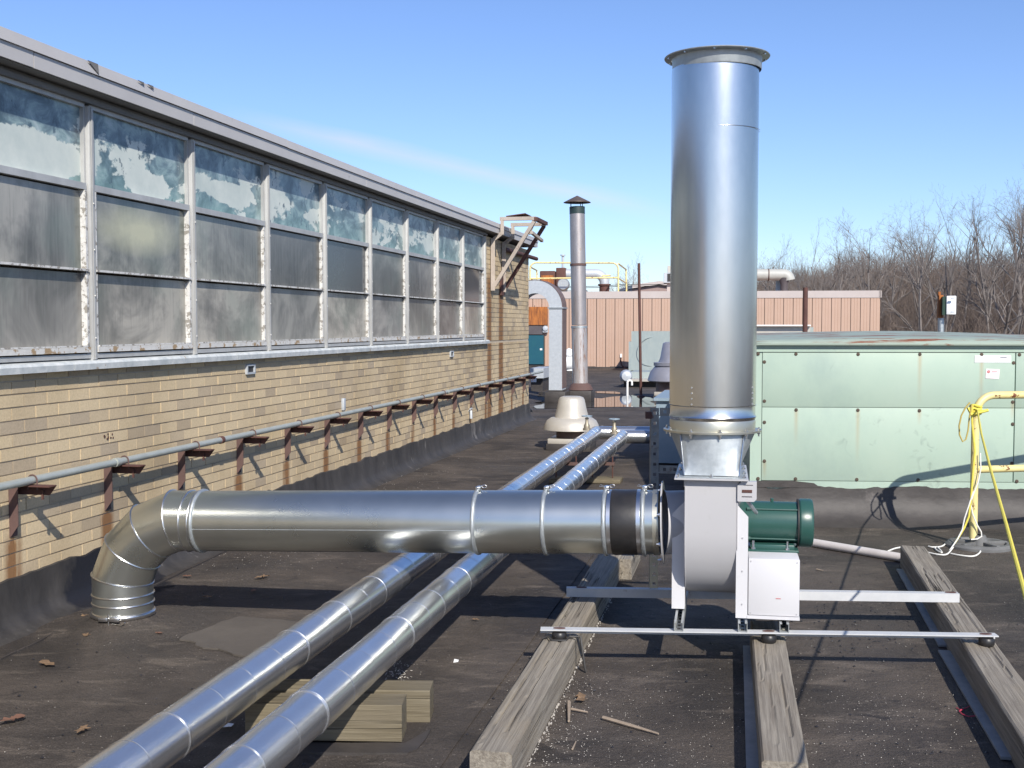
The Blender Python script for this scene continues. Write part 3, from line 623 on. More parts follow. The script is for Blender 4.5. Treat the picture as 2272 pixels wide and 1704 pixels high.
m = MB(); m.box(wall(7, -3.0, 2.94), (26, 6.18, 0.10), (S, N, Z)); m.build('roof', tar, bb)
# torn bits of trim
for s_, w_, h_ in ((6.66, 0.10, 0.055), (7.17, 0.07, 0.018), (7.28, 0.07, 0.02)):
    m = MB(); m.prism([wall(s_ - w_ / 2, 0.1445, 2.991), wall(s_ + w_ / 2, 0.1445, 2.991), wall(s_ + w_ * .6, 0.1435, 2.991 - h_)], N * 0.003); m.build('torn_trim', soffm, bb)
# small weep hoods below the sill and broken brick face
for px_, py_ in ((555.5, 819), (1002.5, 785)):
    p = onplane(px_, py_, wall(0, 0.010, 0), N); w2, h2 = 0.066, 0.030
    m = MB()
    for q, sz in ((Z * h2, (0.145, 0.02, 0.012)), (-Z * h2, (0.145, 0.02, 0.014)), (S * w2, (0.014, 0.02, 0.055)), (-S * w2, (0.014, 0.02, 0.055))): m.box(p + q, sz, (S, N, Z))
    vh = m.build('vent_hood', greysheet, bb); m = MB(); m.box(p - N * 0.006, (0.12, 0.006, 0.05), (S, N, Z)); m.build('vent_opening', blk, vh)
for k in range(9):
    p = onplane(240 + random.uniform(-9, 12), 970 + random.uniform(-8, 14), wall(0, 0.0022, 0), N); r_ = random.uniform(.003, .010)
    m = MB(); m.prism([p + S * (r_ * random.uniform(.6, 1.5) * math.cos(t)) + Z * (r_ * random.uniform(.5, 1) * math.sin(t)) for t in [i * math.pi / 4 for i in range(8)]], N * 0.0015); m.build('chipped_spot', rustdk, bb)
m = MB(); p = onplane(762, 897, wall(0, 0.01, 0), N); m.box(p, (0.05, 0.03, 0.11), (S, N, Z), 0.004); m.build('wall_clip', greysheet, bb)
m = MB(); p = onplane(1045, 912, wall(0, 0.03, 0), N); m.tube([p - N * 0.04, p, p - Z * 0.10], 0.02, 8); m.tube([p + Z * 0.03 - S * 0.05, p + Z * 0.03 + S * 0.05], 0.012, 6); m.build('hose_tap', greysheet, bb)
m = MB(); p = onplane(1120, 553, wall(0, 0.05, 0), N); m.tube([p, p + S * 2.0, p + S * 2.55], 0.032, 10); m.build('overflow_pipe', rustdk, bb)

# grey pipe carried on steel brackets along the wall
wp = thing('wall_pipe', 'long grey pipe carried on rusty steel brackets along the buff brick wall', 'pipe', wall(12, 0.1, 0))
m = MB(); L0, L1 = 3.0, 20.6; m.tube([wall(L0 + (L1 - L0) * i / 30, 0.105, 0.764) for i in range(31)], 0.021, 14); m.build('pipe', pipeg, wp)
for s_ in (8.25, 14.3, 6.9): m = MB(); m.tube([wall(s_ - 0.02, 0.105, 0.764), wall(s_ + 0.02, 0.105, 0.764)], 0.026, 14); m.build('coupling', rustdk if s_ == 8.25 else pipeg, wp)
m = MB()
i = 0; s_ = BR_S0 - 3 * BR_DS; br0 = None
def bracket_mesh():
    mm_ = MB()     # local frame: x along wall, y out from wall, z up (0 = arm level)
    mm_.box((0, 0.004, -0.155), (0.060, 0.006, 0.27)); mm_.prism([(-0.030, 0.007, -0.02), (-0.030, 0.052, -0.02), (-0.030, 0.052, -0.23), (-0.030, 0.007, -0.29)], (0.006, 0, 0))
    return mm_
def arm_mesh():
    mm_ = MB(); mm_.box((0.004, 0.115, -0.026), (0.062, 0.23, 0.006)); mm_.prism([(0.036, 0.0, -0.026), (0.036, 0.23, -0.026), (0.036, 0.19, -0.078), (0.036, 0.0, -0.078)], (0.005, 0, 0)); mm_.box((0.030, 0.155, -0.075), (0.010, 0.010, 0.05)); return mm_
def ubolt_mesh():
    mm_ = MB(); c = Vector((0.0, 0.105, 0.0)); pts = [c + Vector((0, 0.026, -0.05)), c + Vector((0, 0.026, 0))] + [c + Vector((0, 0.026 * math.cos(t), 0.026 * math.sin(t))) for t in [k * math.pi / 8 for k in range(1, 8)]] + [c + Vector((0, -0.026, 0)), c + Vector((0, -0.026, -0.05))]
    mm_.tube(pts, 0.0045, 6); return mm_
bms = None
while s_ < 20.0:
    if s_ > 3:
        if bms is None: bms = [fn().build(nm, mt_, origin=(0, 0, 0)) for fn, nm, mt_ in ((bracket_mesh, 'bracket', rust), (arm_mesh, 'bracket_arm', rustdk), (ubolt_mesh, 'pipe_clamp', rust))]; tri = bms
        else: tri = [b_.copy() for b_ in bms]; [col.objects.link(t_) for t_ in tri]
        for t_ in tri:
            t_.parent = wp; t_.location = wall(s_, 0, 0.764) - ORG[wp.name]
            # local x=S, y=N : S x N points down, so mirror y by scale
            t_.rotation_euler = (0, 0, WROT); t_.scale = (1, -1, 1)
        tri[2].location = wall(s_ + 0.02, 0, 0.764) - ORG[wp.name]
    s_ += BR_DS

# rusty steel outrigger at the corner of the wall
og = thing('steel_outrigger', 'weathered pale steel bracket frame bolted high at the far corner of the brick wall', 'bracket', wall(17.4, 0, 2))
def bx(a, b, w=0.05, h=0.05):
    d = (b - a); mm_ = MB(); u, w_ = frame_from(d); mm_.box((a + b) / 2, (d.length, w, h), (d.normalized(), u, w_)); return mm_
oldsteel = mat('old_painted_steel', (0.30, 0.25, 0.21), (0.46, 0.40, 0.34), rough=0.75, scale=6, c3=(0.17, 0.09, 0.06), s3=7, t3=0.58)
f1, f2 = 17.06, 17.80; ZT = 3.05
for s_, zt in ((f1, 3.06), (f2, 3.04)):
    bx(wall(s_, 0.17, zt), wall(s_, 0.17, 2.84)).build('post', oldsteel, og); bx(wall(s_, 0.17, 2.86), wall(s_, 0.035, 2.76)).build('post', oldsteel, og); bx(wall(s_, 0.035, 2.78), wall(s_, 0.035, 2.05), 0.06, 0.06).build('post', oldsteel, og)
    bx(wall(s_, 0.14, zt), wall(s_, 0.66, zt)).build('arm', oldsteel, og)
    bx(wall(s_ + 0.01, 0.64, zt - 0.02), wall(s_ + 0.01, 0.06, 2.12)).build('diagonal_brace', oldsteel if s_ == f1 else rustdk, og)
bx(wall(f1 - 0.03, 0.66, ZT), wall(f2 + 0.05, 0.66, ZT)).build('cross_bar', rustdk, og); bx(wall(f1 - 0.03, 0.60, 2.86), wall(f2 + 0.05, 0.60, 2.80), 0.04, 0.04).build('cross_bar', oldsteel, og)
bx(wall(f1 + 0.1, 0.62, ZT - 0.02), wall(f1 + 0.05, 0.55, 2.84), 0.03, 0.03).build('strap', oldsteel, og)
m = MB(); m.box(wall(17.3, 0.36, 3.115), (0.45, 0.28, 0.012), (S, (N + Z * 0.12).normalized(), Z)); m.box(wall(17.2, 0.36, 3.088), (0.03, 0.2, 0.05), (S, N, Z)); m.build('top_plate', rustdk, og)
m = MB(); m.box(wall(17.75, 0.02, 2.17), (0.22, 0.03, 0.34), (S, N, Z)); m.build('wall_plate', rustdk, og)

# ============================================================ PINK CLAD BUILDING BEHIND
pb_d = Vector((1, -0.12, 0)).normalized(); pb_n = Vector((-pb_d.y, pb_d.x, 0)) * -1     # pb_n faces the camera
PO = G(1400, 817)
def PB(px, py, off=0.0): return onplane(px, py, PO + pb_n * off, pb_n)
def pbs(px): return (PB(px, 760) - PO).dot(pb_d)
pbt = thing('pink_clad_building', 'low building clad in salmon pink ribbed metal with a cream band at the roof edge', 'building', PO)
uR = pbs(1951); uL = -9.0; ZB = PB(1400, 662).z; ZTp = PB(1400, 646.5).z
def pbp(u, n, z): return PO + pb_d * u + pb_n * n + Z * (z - PO.z)
m = MB(); m.box(pbp((uL + uR) / 2, -4.05, ZTp / 2 - 0.05), (uR - uL - 0.02, 8.0, ZTp - 0.1), (pb_d, pb_n, Z)); m.build('wall', pinkm, pbt)
pitch_ = 20.35 / FOC * PO.y; u = uR - pitch_ + 0.004; pmesh = None
while u > uL:
    if pmesh is None:
        mm_ = MB(); w = pitch_ - 0.022; P = [(0, 0), (0.0, 0.03), (w * .31, 0.03), (w * .34, 0.022), (w * .37, 0.03), (w * .63, 0.03), (w * .66, 0.022), (w * .69, 0.03), (w, 0.03), (w, 0)]
        mm_.prism([Vector((x_, -y_, 0.02)) for x_, y_ in P], Z * (ZB - 0.02)); o = mm_.build('wall_panel', pinkm, origin=(0, 0, 0)); pmesh = o.data
    else: o = bpy.data.objects.new('wall_panel', pmesh); col.objects.link(o)
    o.parent = pbt; o.location = pbp(u, 0, PO.z) - ORG[pbt.name]; o.rotation_euler = (0, 0, math.atan2(pb_d.y, pb_d.x)); u -= pitch_
m = MB(); m.box(pbp((uL + uR) / 2, 0.0, (ZB + ZTp) / 2), (uR - uL + 0.06, 0.10, ZTp - ZB), (pb_d, pb_n, Z)); m.box(pbp(uR + 0.0, -4, (ZB + ZTp) / 2), (0.1, 8.1, ZTp - ZB - 0.01), (pb_d, pb_n, Z)); m.build('roof_band', pinkband, pbt)
m = MB()
for q in range(14): m.box(pbp(uR + 0.012, -0.3 - q * 0.42, ZB / 2), (0.03, 0.35, ZB - 0.02), (pb_d, pb_n, Z))
stuff(m.build('side_panels', pinkm, pbt))
m = MB()
for i in range(60):
    u_ = uL + (uR - uL) * i / 60; m.box(pbp(u_ + .1, 0.05, 0.02), (0.36, 0.12 + random.uniform(0, .08), 0.05 + random.uniform(0, .05)), (pb_d, pb_n, Z))
m.build('base_flashing', flashd, pbt)
# door, rust panel and lamp
def flat(name, x0, y0, x1, y1, n0, th, mt_, parent):
    a = PB(x0, y0, n0); c = PB(x1, y1, n0); mid = (a + c) / 2; mm_ = MB(); mm_.box(mid, (abs((c - a).dot(pb_d)), th, abs(c.z - a.z)), (pb_d, pb_n, Z)); return mm_.build(name, mt_, parent)
flat('rusted_panel', 1150, 681, 1215, 721, 0.12, 0.14, rustor, pbt)
flat('door_transom', 1150, 722.5, 1204, 742, 0.10, 0.10, darkp, pbt)
flat('door_reveal', 1150, 742.5, 1208.5, 812, 0.06, 0.06, blk, pbt)
dr = flat('door', 1150, 744, 1206, 808, 0.11, 0.05, teal, pbt); flat('door_label', 1198, 773, 1203, 777, 0.14, 0.01, whitep, dr)
m = MB(); p = PB(1210, 732, 0.15); m.lathe([(0.0, 0.1), (0.08, 0.09), (0.11, 0.05), (0.11, 0), (0.06, -.04)], p + Z * 0.05, pb_n, 16); m.box(p - Z * 0.03, (0.2, 0.1, 0.14), (pb_d, pb_n, Z), 0.02); m.build('wall_lamp', greysheet, pbt)
flat('outlet', 1376, 785, 1380, 793, 0.06, 0.05, whitep, pbt); m = MB(); m.tube([PB(1378, 790, .06), PB(1377, 800, .06), PB(1380, 812, .08), PB(1390, 818, .3)], 0.025, 6); m.build('cable', rustdk, pbt)
flat('unit_label', 1185, 678, 1187, 680, .2, .02, blk, pbt)

# things on the pink building's roof
def RP(px, py, back): return onplane(px, py, PO - pb_n * back, pb_n)
yr = thing('roof_guardrail', 'thin yellow pipe guardrail on top of the pink clad building', 'railing', RP(1280, 650, 1.0))
B1, B2 = 1.0, 5.4
pts = [RP(1176, 650, B1), RP(1176, 600, B1)] + arc(RP(1190, 597, B1), 0.24, math.pi, math.pi / 2, pb_d, Z, 5) + [RP(1358, 583.5, B1)] + arc(RP(1358, 597, B1), 0.23, math.pi / 2, 0, pb_d, Z, 5) + [RP(1372, 650, B1)]
m = MB(); m.tube(pts, 0.032, 8); m.build('top_rail', yel, yr); m = MB(); m.tube([RP(1176, 618, B1), RP(1372, 616, B1)], 0.032, 8); m.build('mid_rail', yel, yr)
m = MB(); m.tube([RP(1335, 612, B1), RP(1355, 611, B1)], 0.03, 8); m.build('spare_rail', yel, yr)
for pA, pB_ in (((1372, 585), (1389, 598)), ((1176, 592), (1191, 600))):
    m = MB(); m.tube([RP(*pA, B1), RP(*pB_, B2), RP(pB_[0] + 1, 648, B2)], 0.032, 8); m.build('return_rail', yel, yr)
    m = MB(); m.tube([RP(pA[0], 617, B1), RP(pB_[0], 628, B2)], 0.028, 8); m.build('return_rail', yel, yr)
rf = thing('rusted_roof_fan', 'rust brown boxed fan with grey scroll and elbow duct behind the yellow guardrail', 'fan', RP(1230, 650, 2.6))
def RB(name, x0, y0, x1, y1, back, dep, mt_, parent, bev=0.0):
    a = RP(x0, y0, back); c = RP(x1, y1, back); mid = (a + c) / 2 - pb_n * dep / 2; mm_ = MB(); mm_.box(mid, (abs((c - a).dot(pb_d)), dep, abs(c.z - a.z)), (pb_d, pb_n, Z), bev); return mm_.build(name, mt_, parent)
RB('housing', 1197.5, 601, 1232, 638, 2.6, 0.8, rustdk, rf, 0.04); RB('access_panel', 1201, 611, 1228, 634, 2.55, 0.04, rustor, rf); RB('housing', 1233.5, 594, 1255, 646, 2.6, 0.9, rustdk, rf, 0.03)
RB('skid', 1240, 643, 1300, 650, 2.5, 1.2, galvd, rf)
m = MB(); p = RP(1250, 631, 2.3); m.lathe([(0.0, 0.2), (0.2, 0.2), (0.24, 0.1), (0.24, -0.2)], p, pb_n, 20); m.build('scroll', galvd, rf)
RB('leg', 1254, 617, 1258, 643, 2.4, 0.1, railw, rf)
du = pb_d; cE = RP(1322, 628, 2.9)
m = MB(); r_ = 0.19; rc = 0.36
pc = RP(1341, 632, 2.9); pc2 = RP(1256, 607.5, 2.9); ztop = pc2.z
pts = [pc2, Vector((pc.x, pc.y, ztop)) - pb_d * rc] + arc(Vector((pc.x, pc.y, ztop - rc)) - pb_d * rc, rc, math.pi / 2, 0, pb_d, Z, 8)[1:] + [pc]
m.tube(pts, r_, 14); m.build('duct', greysheet, rf); m = MB(); m.tube([pc + Z * 0.03, pc - Z * 0.03], 0.25, 16); m.tube([pc, pc - Z * 0.45], 0.2, 14); m.build('roof_collar', rustdk, rf)
vs_ = thing('roof_vent_pipe', 'thin grey vent pipe with a flat cap above the rusted roof fan', 'pipe', RP(1249, 650, 3.2)); m = MB(); m.tube([RP(1249, 650, 3.2), RP(1249, 568, 3.2)], 0.052, 10); m.build('pipe', greysheet, vs_); m = MB(); m.tube([RP(1249, 568, 3.2), RP(1249, 565, 3.2)], 0.1, 12); m.build('cap', greysheet, vs_)
rd = thing('roof_elbow_duct', 'pale round duct with elbow on the pink building right of the tall stack', 'duct', RP(1730, 645, 2)); pr_ = RP(1738, 609.5, 2.0); r_ = 0.215
p0 = RP(1560, 609.5, 2.0)
m = MB(); m.tube([p0, pr_] + arc(pr_ - pb_n * 0.0 - Z * 0.22, 0.22, math.pi / 2, math.pi * 0.02, pb_d, Z, 6)[1:], r_, 18); m.build('duct', mat('pale_duct', (.36,.36,.33), (.44,.44,.41), rough=.5), rd)
m = MB(); m.tube([RP(1704, 609.5, 2), RP(1706, 609.5, 2)], r_ + 0.02, 18); m.build('band', rustdk, rd); m = MB(); m.lathe([(0.14, -0.62), (0.14, -.35), (0.21, -.1)], pr_ - Z * 0.02 + pb_d * 0.03, Z, 16); m.build('drop_collar', darkp, rd); RB('support', 1722, 623, 1733, 646, 2.3, 0.1, bluegrey, rd)
ac = thing('roof_condenser', 'grey boxy condenser with exposed coil on the pink roof beside the tall stack', 'unit', RP(1490, 650, 3)); RB('cabinet', 1473, 605, 1530, 627, 3, 1.0, greysheet, ac); RB('coil', 1481, 607, 1520, 624, 2.97, 0.05, blk, ac); RB('stand', 1480, 627, 1520, 650, 3.2, .6, pinkband, ac); RB('top_box', 1481, 590, 1530, 604.5, 3.2, .6, hoodw, ac)
fg = thing('far_gabled_building', 'distant low building with a shallow brown gable behind the pink roof', 'building', D(1462, 660, 90))
m = MB(); y_ = 90; A_, B_, C_ = D(1402, 641.5, y_), D(1462, 633, y_), D(1522, 641.5, y_); base = -6
m.prism([A_, B_, C_, Vector((C_.x, y_, base)), Vector((A_.x, y_, base))], Vector((0, 12, 0))); m.build('wall', mat('brown_siding', (0.24, 0.17, 0.16), (0.29, 0.21, 0.19), rough=0.7), fg)
m = MB()
for a_, b2_ in ((A_, B_), (B_, C_)):
    d_ = (b2_ - a_).normalized(); m.prism([a_ + Z * 0.06 - Y * .3, b2_ + Z * 0.06 - Y * .3, b2_ + Z * 0.32 - Y * .3, a_ + Z * 0.32 - Y * .3], Vector((0, 12.6, 0)))
m.build('roof', pinkband, fg)
for k_, (za, zb_) in enumerate(((631, 622), (634, 626))):
    a_, b2_ = D(1385, za, 62), D(1560, zb_ - 3, 62); c_ = D(1200, za + 1, 62); m = MB(); pts = [c_.lerp(a_, i / 6) - Z * 0.1 * math.sin(math.pi * i / 6) for i in range(6)] + [a_.lerp(b2_, i / 12) - Z * 0.12 * math.sin(math.pi * i / 12) for i in range(13)]
    m.tube(pts, 0.016, 5); tag(m.build('power_line', blk), 'thin dark overhead wire above the pink roof, %s of the two' % ('lower' if k_ else 'upper'), 'wire', 'overhead wires')
# ============================================================ ROOF EQUIPMENT BEHIND
gd = thing('gooseneck_duct', 'square zinc gooseneck duct curving over at the far end of the brick building', 'duct', G(1232, 893))
y0 = G(1232, 893).y; a_ = Vector((T, 1, 0)).normalized(); gu = N
Lf = D(1218, 800, y0); Rt = D(1247, 800, y0); cxg = (Lf + Rt) / 2; wd = 0.27
base = Vector((cxg.x, cxg.y, 0)); zc = D(1232, 683, y0).z; RO = 0.56; RI = RO - wd
def gp(u_, z_, dd_=0): return base + gu * u_ + S * dd_ + Z * z_
m = MB(); m.prism([gp(-wd / 2, 0.22), gp(wd / 2, 0.22), gp(wd / 2, zc), gp(-wd / 2, zc)], S * 0.5); m.build('riser', greysheet, gd)
cg = wd / 2 - RO
outer = [gp(cg + RO * math.cos(t), zc + RO * math.sin(t)) for t in [math.pi * k / 18 for k in range(19)]]; inner = [gp(cg + RI * math.cos(t), zc + 0.006 + RI * math.sin(t)) for t in [math.pi * k / 18 for k in range(19)]]
m = MB(); m.prism(outer + inner[::-1], S * 0.5); m.build('bend', greysheet, gd)
m = MB()
for k in range(18): m.prism([outer[k] - S * 0.004, outer[k + 1] - S * 0.004, outer[k + 1] + (outer[k + 1] - gp(cg, zc)).normalized() * 0.012 - S * 0.004, outer[k] + (outer[k] - gp(cg, zc)).normalized() * 0.012 - S * 0.004], S * 0.51)
m.box(gp(wd / 2 + 0.004, (zc + .3) / 2, 0.25), (0.012, 0.5, zc - .28), (gu, S, Z)); m.build('outer_cheek', brown, gd)
m = MB(); m.box(gp(0, zc, 0.25), (wd + 0.05, 0.54, 0.03), (gu, S, Z)); m.build('flange', galvd, gd)
m = MB(); m.box(gp(0, 0.10, 0.25), (wd + 0.16, 0.66, 0.24), (gu, S, Z), 0.02); m.box(gp(0, 0.235, 0.25), (wd + 0.04, 0.56, 0.03), (gu, S, Z)); m.build('curb', flashd, gd)

st = thing('old_vent_stack', 'tall slim stained steel stack with a dark conical rain cap', 'stack', G(1288, 888))
b0 = G(1288, 888); t0 = D(1280.5, 459, b0.y + 0.1)
def sp_(k): return b0.lerp(t0, k)
zz = lambda py: (D(1284, py, b0.y).z) / t0.z
R_ = 0.158
m = MB(); m.tube([sp_(zz(722) + .002), sp_(zz(474))], R_, 24, cap=False); m.build('upper_tube', oldstack, st)
m = MB(); m.tube([sp_(0.05), sp_(zz(724))], R_ + 0.004, 24, cap=False); m.build('lower_tube', oldrust, st)
m = MB(); m.tube([sp_(zz(474)), sp_(1.0)], R_ + 0.003, 24, cap=False); m.tube([sp_(1.0), sp_(0.999)], R_ - .01, 24); m.build('scorched_top', mat('scorched_green', (0.012, 0.03, 0.028), (0.03, 0.05, 0.05), rough=0.5), st)
for py in (590, 728): m = MB(); m.tube([sp_(zz(py)), sp_(zz(py) + 0.012)], R_ + 0.012, 24, cap=False); m.build('joint_ring', rust if py == 590 else galvd, st)
m = MB(); tp = sp_(1.0); rc_ = 0.285; m.lathe([(rc_, 0.085), (rc_ - .004, 0.095), (rc_ * .5, 0.165), (0.0, 0.235), ], tp, Z, 24); m.lathe([(rc_, 0.085), (0.0, 0.20)], tp, Z, 24)
rcap = m.build('rain_cap', mat('cap_brown', (0.10, 0.075, 0.06), (0.15, 0.115, 0.10), rough=0.5, metal=0.3), st)
for t in (0.6, 2.7, 3.4, 5.2): m = MB(); p = tp + Vector((math.cos(t), math.sin(t), 0)) * (R_ - .02); m.tube([p - Z * 0.05, p + Z * 0.13], 0.009, 6); m.build('cap_strut', blk, st)
m = MB(); m.lathe([(R_ + .006, 0.36), (R_ + 0.05, 0.33), (R_ + .11, 0.22)], b0, Z, 24); m.build('storm_collar', rust, st)
m = MB(); m.box(b0 + Z * 0.10, (0.52, 0.52, 0.22), (S, N, Z), 0.02); m.build('curb', flashd, st)

def mushroom(px, py, prof, mt_, label, zsc, curbs, name='mushroom_vent'):
    b0 = G(px, py); k = b0.y / FOC; t = thing(name, label, 'vent', b0)
    m = MB(); m.lathe([(r * k, (py - y) * k) for r, y in prof[0]], b0, Z, 36); m.build('dome', mt_, t, ang=50)
    m = MB(); m.lathe([(r * k, (py - y) * k) for r, y in prof[1]], b0, Z, 36); m.build('skirt', mt_, t, ang=50)
    m = MB(); m.lathe([(r * k, (py - y) * k) for r, y in prof[2]], b0, Z, 24); m.build('neck', brown, t)
    for hw, ya, yb, mt2 in curbs: m = MB(); m.box(b0 + Z * ((py - (ya + yb) / 2) * k), (2 * hw * k, 2 * hw * k, (yb - ya) * k), (S, N, Z), 0.006); m.build('curb', mt2, t)
    return t
v1 = mushroom(1268, 995, [[(0, 878), (20, 878.5), (26, 881), (29, 886), (33, 905), (38, 925), (39, 928)], [(38, 925), (46, 926), (55, 932), (60, 942), (62, 949), (62.5, 952), (60, 953), (59, 950)], [(34, 948), (34, 975)]], hoodw, 'cream spun metal mushroom vent standing behind the two insulated pipes', 1, [(46, 970, 981, hoodw), (49, 981, 998, flashd)])
v2 = mushroom(1497, 884, [[(0, 758), (22, 759), (27, 762), (33, 795), (37, 804)], [(37, 803), (47, 804), (47, 811), (44, 812), (54, 824), (59, 838), (60.5, 844), (58, 846)], [(42, 844), (42, 870)]], hoodg, 'large grey mushroom vent partly hidden behind the tall new stack', 1, [(42, 868, 876, hoodw), (44, 876, 888, flashd)])

# rod, panel, clutter
tr = thing('thin_pole', 'tall thin dark rusty pole standing in the roof puddle', 'pole', G(1422, 881)); p0 = G(1422, 881); p1 = D(1417.5, 584, p0.y); m = MB(); m.tube([p0, p1], 0.031, 10); m.build('pole_tube', rustdk, tr); m = MB(); m.lathe([(0.09, 0), (0.09, 0.02), (0.04, 0.05)], p0, Z, 12); m.build('foot', rust, tr)
dp = MB(); p0 = D(1787, 760, 12.8); p1 = D(1787, 638, 12.8); p0.z = 0; dp.tube([p0, p1], 0.028, 12); tag(dp.build('vent_post', rustdk), 'short dark brown post sticking up behind the green unit', 'post')
gb = thing('grey_fan_cabinet', 'grey green sheet metal cabinet with rust along its top in front of the pink wall', 'cabinet', G(1450, 826))
yg = G(1450, 824).y
def YB(name, x0, y0_, x1, y1_, y_, dep, mt_, parent, bev=0.0):
    a = D(x0, y0_, y_); c = onplane(x1, y1_, a, S); wdt = (c - a).dot(N); hgt = abs((c.z - CH) * a.y / c.y + CH - a.z); mm_ = MB(); mm_.box(a + N * wdt / 2 - Z * hgt / 2 + S * dep / 2, (wdt, dep, hgt), (N, S, Z), bev); return mm_.build(name, mt_, parent)
YB('cabinet', 1401, 735, 1530, 822, yg, 1.6, greypan, gb); YB('side_box', 1395, 758, 1400.5, 823, yg, 1.4, greypan, gb)
m = MB(); pc = D(1447, 780, yg - 0.12); m.lathe([(0.50, 0), (0.50, 0.03), (0.48, 0.03)], pc, -Y, 40); m.build('round_rib', greypan, gb)
YB('base', 1398, 824, 1462, 846, 30.0, 1.0, pinkband, gb) if False else None
cl = thing('low_roof_hatch', 'low pale grey curb box beside the thin pole', 'hatch', G(1440, 858)); YB('box', 1398, 825, 1462, 842, 30.2, 1.2, greypan, cl); YB('lid', 1376, 841, 1466, 846, 29.6, 1.6, hoodw, cl); YB('base', 1384, 846, 1462, 860, 29.9, 1.3, flashd, cl)
m = MB(); m.lathe([(0, .16), (.12, .14), (.16, 0), (.12, -.14), (0, -.16)], D(1389, 834, 29.4), Y, 16); m.build('round_end', greysheet, cl)
pv = MB(); b_ = G(1392, 879); h_ = 0.30; pv.tube([b_, b_ + Z * h_] + arc(b_ + Z * h_ + X * 0.05, 0.05, math.pi, 0, X, Z, 6) + [b_ + Vector((0.10, 0, h_ - 0.06))], 0.024, 10); tag(pv.build('gooseneck_pipe', whitep), 'small white plastic gooseneck pipe near the foot of the thin pole', 'pipe')
wu = thing('pale_rooftop_unit', 'pale cream rooftop unit seen between the tall stack and the short brown post', 'unit', D(1740, 760, 21)); YB('cabinet', 1660, 724, 1797, 800, 21, 2.0, hoodw, wu); YB('top', 1656, 720.5, 1799, 723.5, 20.9, 2.2, whitep, wu)
for x_ in (1702, 1750): YB('seam', x_, 725, x_ + 1.6, 760, 20.97, 0.04, brown, wu)
YB('label', 1770, 729, 1784, 736, 20.96, 0.04, whitep, wu); YB('end_panel', 1797.5, 726, 1804, 800, 21.1, 0.6, greypan, wu)
sb = thing('small_grey_unit', 'small grey box on a dark base just beyond the corner of the brick wall', 'box', G(1192, 852)); YB('box', 1176, 817, 1206, 839, 27.8, 1.2, greysheet, sb); YB('stand', 1178, 839, 1204, 868, 28, 1.0, flashd, sb)
m = MB(); p = D(1184.5, 843, 25.0); m.box(p, (0.11, 0.05, 0.09)); tag(m.build('white_bracket_box', whitep), 'tiny bright white box beyond the brick corner', 'box')
wt = thing('white_tank', 'small white tank partly hidden behind the old vent stack', 'tank', G(1265, 826)); m = MB(); p = D(1266, 805, 39.5); m.lathe([(0, -.25), (.2, -.25), (.25, -.2), (.25, .2), (.2, .25), (0, .25)], p, X, 18); m.build('tank_body', whitep, wt); m = MB(); m.lathe([(0, .35), (.1, .3), (.18, 0.1)], p + Z * .15 - X * 0.05, Z, 12); m.build('neck', whitep, wt); YB('stand', 1258, 815, 1276, 823, 39.4, .3, whitep, wt)
# weatherproof box on a mast at the right
lb = thing('mast_box', 'white fronted electrical box on a short mast above the green unit', 'box', D(2088, 790, 14)); yb_ = 14
m = MB(); a = D(2088, 706, yb_); b_ = D(2089, 760, yb_); b_.z = 0; m.tube([b_, a], 0.036, 10); m.build('mast', galvd, lb); YB('cabinet', 2091.5, 658, 2101, 699, yb_ - .1, 0.2, mat('dark_green_box', (0.01, 0.04, 0.025), (0.02, 0.05, 0.03), rough=.5), lb)
m = MB(); a = D(2100.5, 656.5, yb_ - .12); c = D(2120, 698, yb_ - .12); m.box((a + c) / 2, (c.x - a.x, 0.05, a.z - c.z), (Vector((1, -.25, 0)).normalized(), Vector((.25, 1, 0)).normalized(), Z), 0.008); fc = m.build('front_cover', whitep, lb)
for q in range(2): YB('latch', 2110, 661 + q * 30, 2117, 664 + q * 30, yb_ - .2, .02, greysheet, fc)
m = MB(); m.box(D(2086, 680, yb_), (0.05, 0.06, 0.27)); m.box(D(2084, 653, yb_), (0.03, 0.03, 0.06)); m.build('rusty_bracket', rustor, lb)

# ============================================================ BLUE GREY BOX AND GREEN AIR HANDLER
bgx = thing('blue_grey_casing', 'shaded blue grey metal casing the header pipes run into, behind the new fan', 'casing', G(1560, 1031)); yc = G(1500, 1031).y
YB('casing', 1456, 890, 1668, 1027, yc, 1.6, bluegrey, bgx); YB('top_flange', 1450, 883, 1670, 889.5, yc - .04, 1.66, bluegrey, bgx)
for x_ in (1490, 1562): YB('standing_seam', x_, 891, x_ + 2, 1026, yc - 0.012, 0.02, bluegrey, bgx)

ah_u = Vector((1, -0.06, 0)).normalized(); ah_n = Vector((-0.06, -1, 0)).normalized(); ah_b = -ah_n
AO = D(1900, 900, 9.15); AO.z = 0
def AF(px, py, off=0.0): return onplane(px, py, AO + ah_n * off, ah_n)
def au(px, py=900): return (AF(px, py) - AO).dot(ah_u)
def ap(u_, n_, z_): return AO + ah_u * u_ + ah_n * n_ + Z * z_
ahu = thing('air_handling_unit', 'large pale green sheet metal air handler with screwed panels and a rust streaked top', 'air handler', AO)
uL_, uR_ = au(1665), au(1665) + 4.6; DEP = 3.0
z_lip = AF(1900, 763.5).z; z_b = 0.22
def abox(u0, u1, z0, z1, n0, n1, name, mt_, parent=ahu, bev=0.0):
    mm_ = MB(); mm_.box(ap((u0 + u1) / 2, (n0 + n1) / 2, (z0 + z1) / 2), (u1 - u0, abs(n1 - n0), z1 - z0), (ah_u, ah_n, Z), bev); return mm_.build(name, mt_, parent)
abox(uL_ + .01, uR_ - .01, 0.05, z_lip - 0.05, -DEP, -0.012, 'casing', ahug)
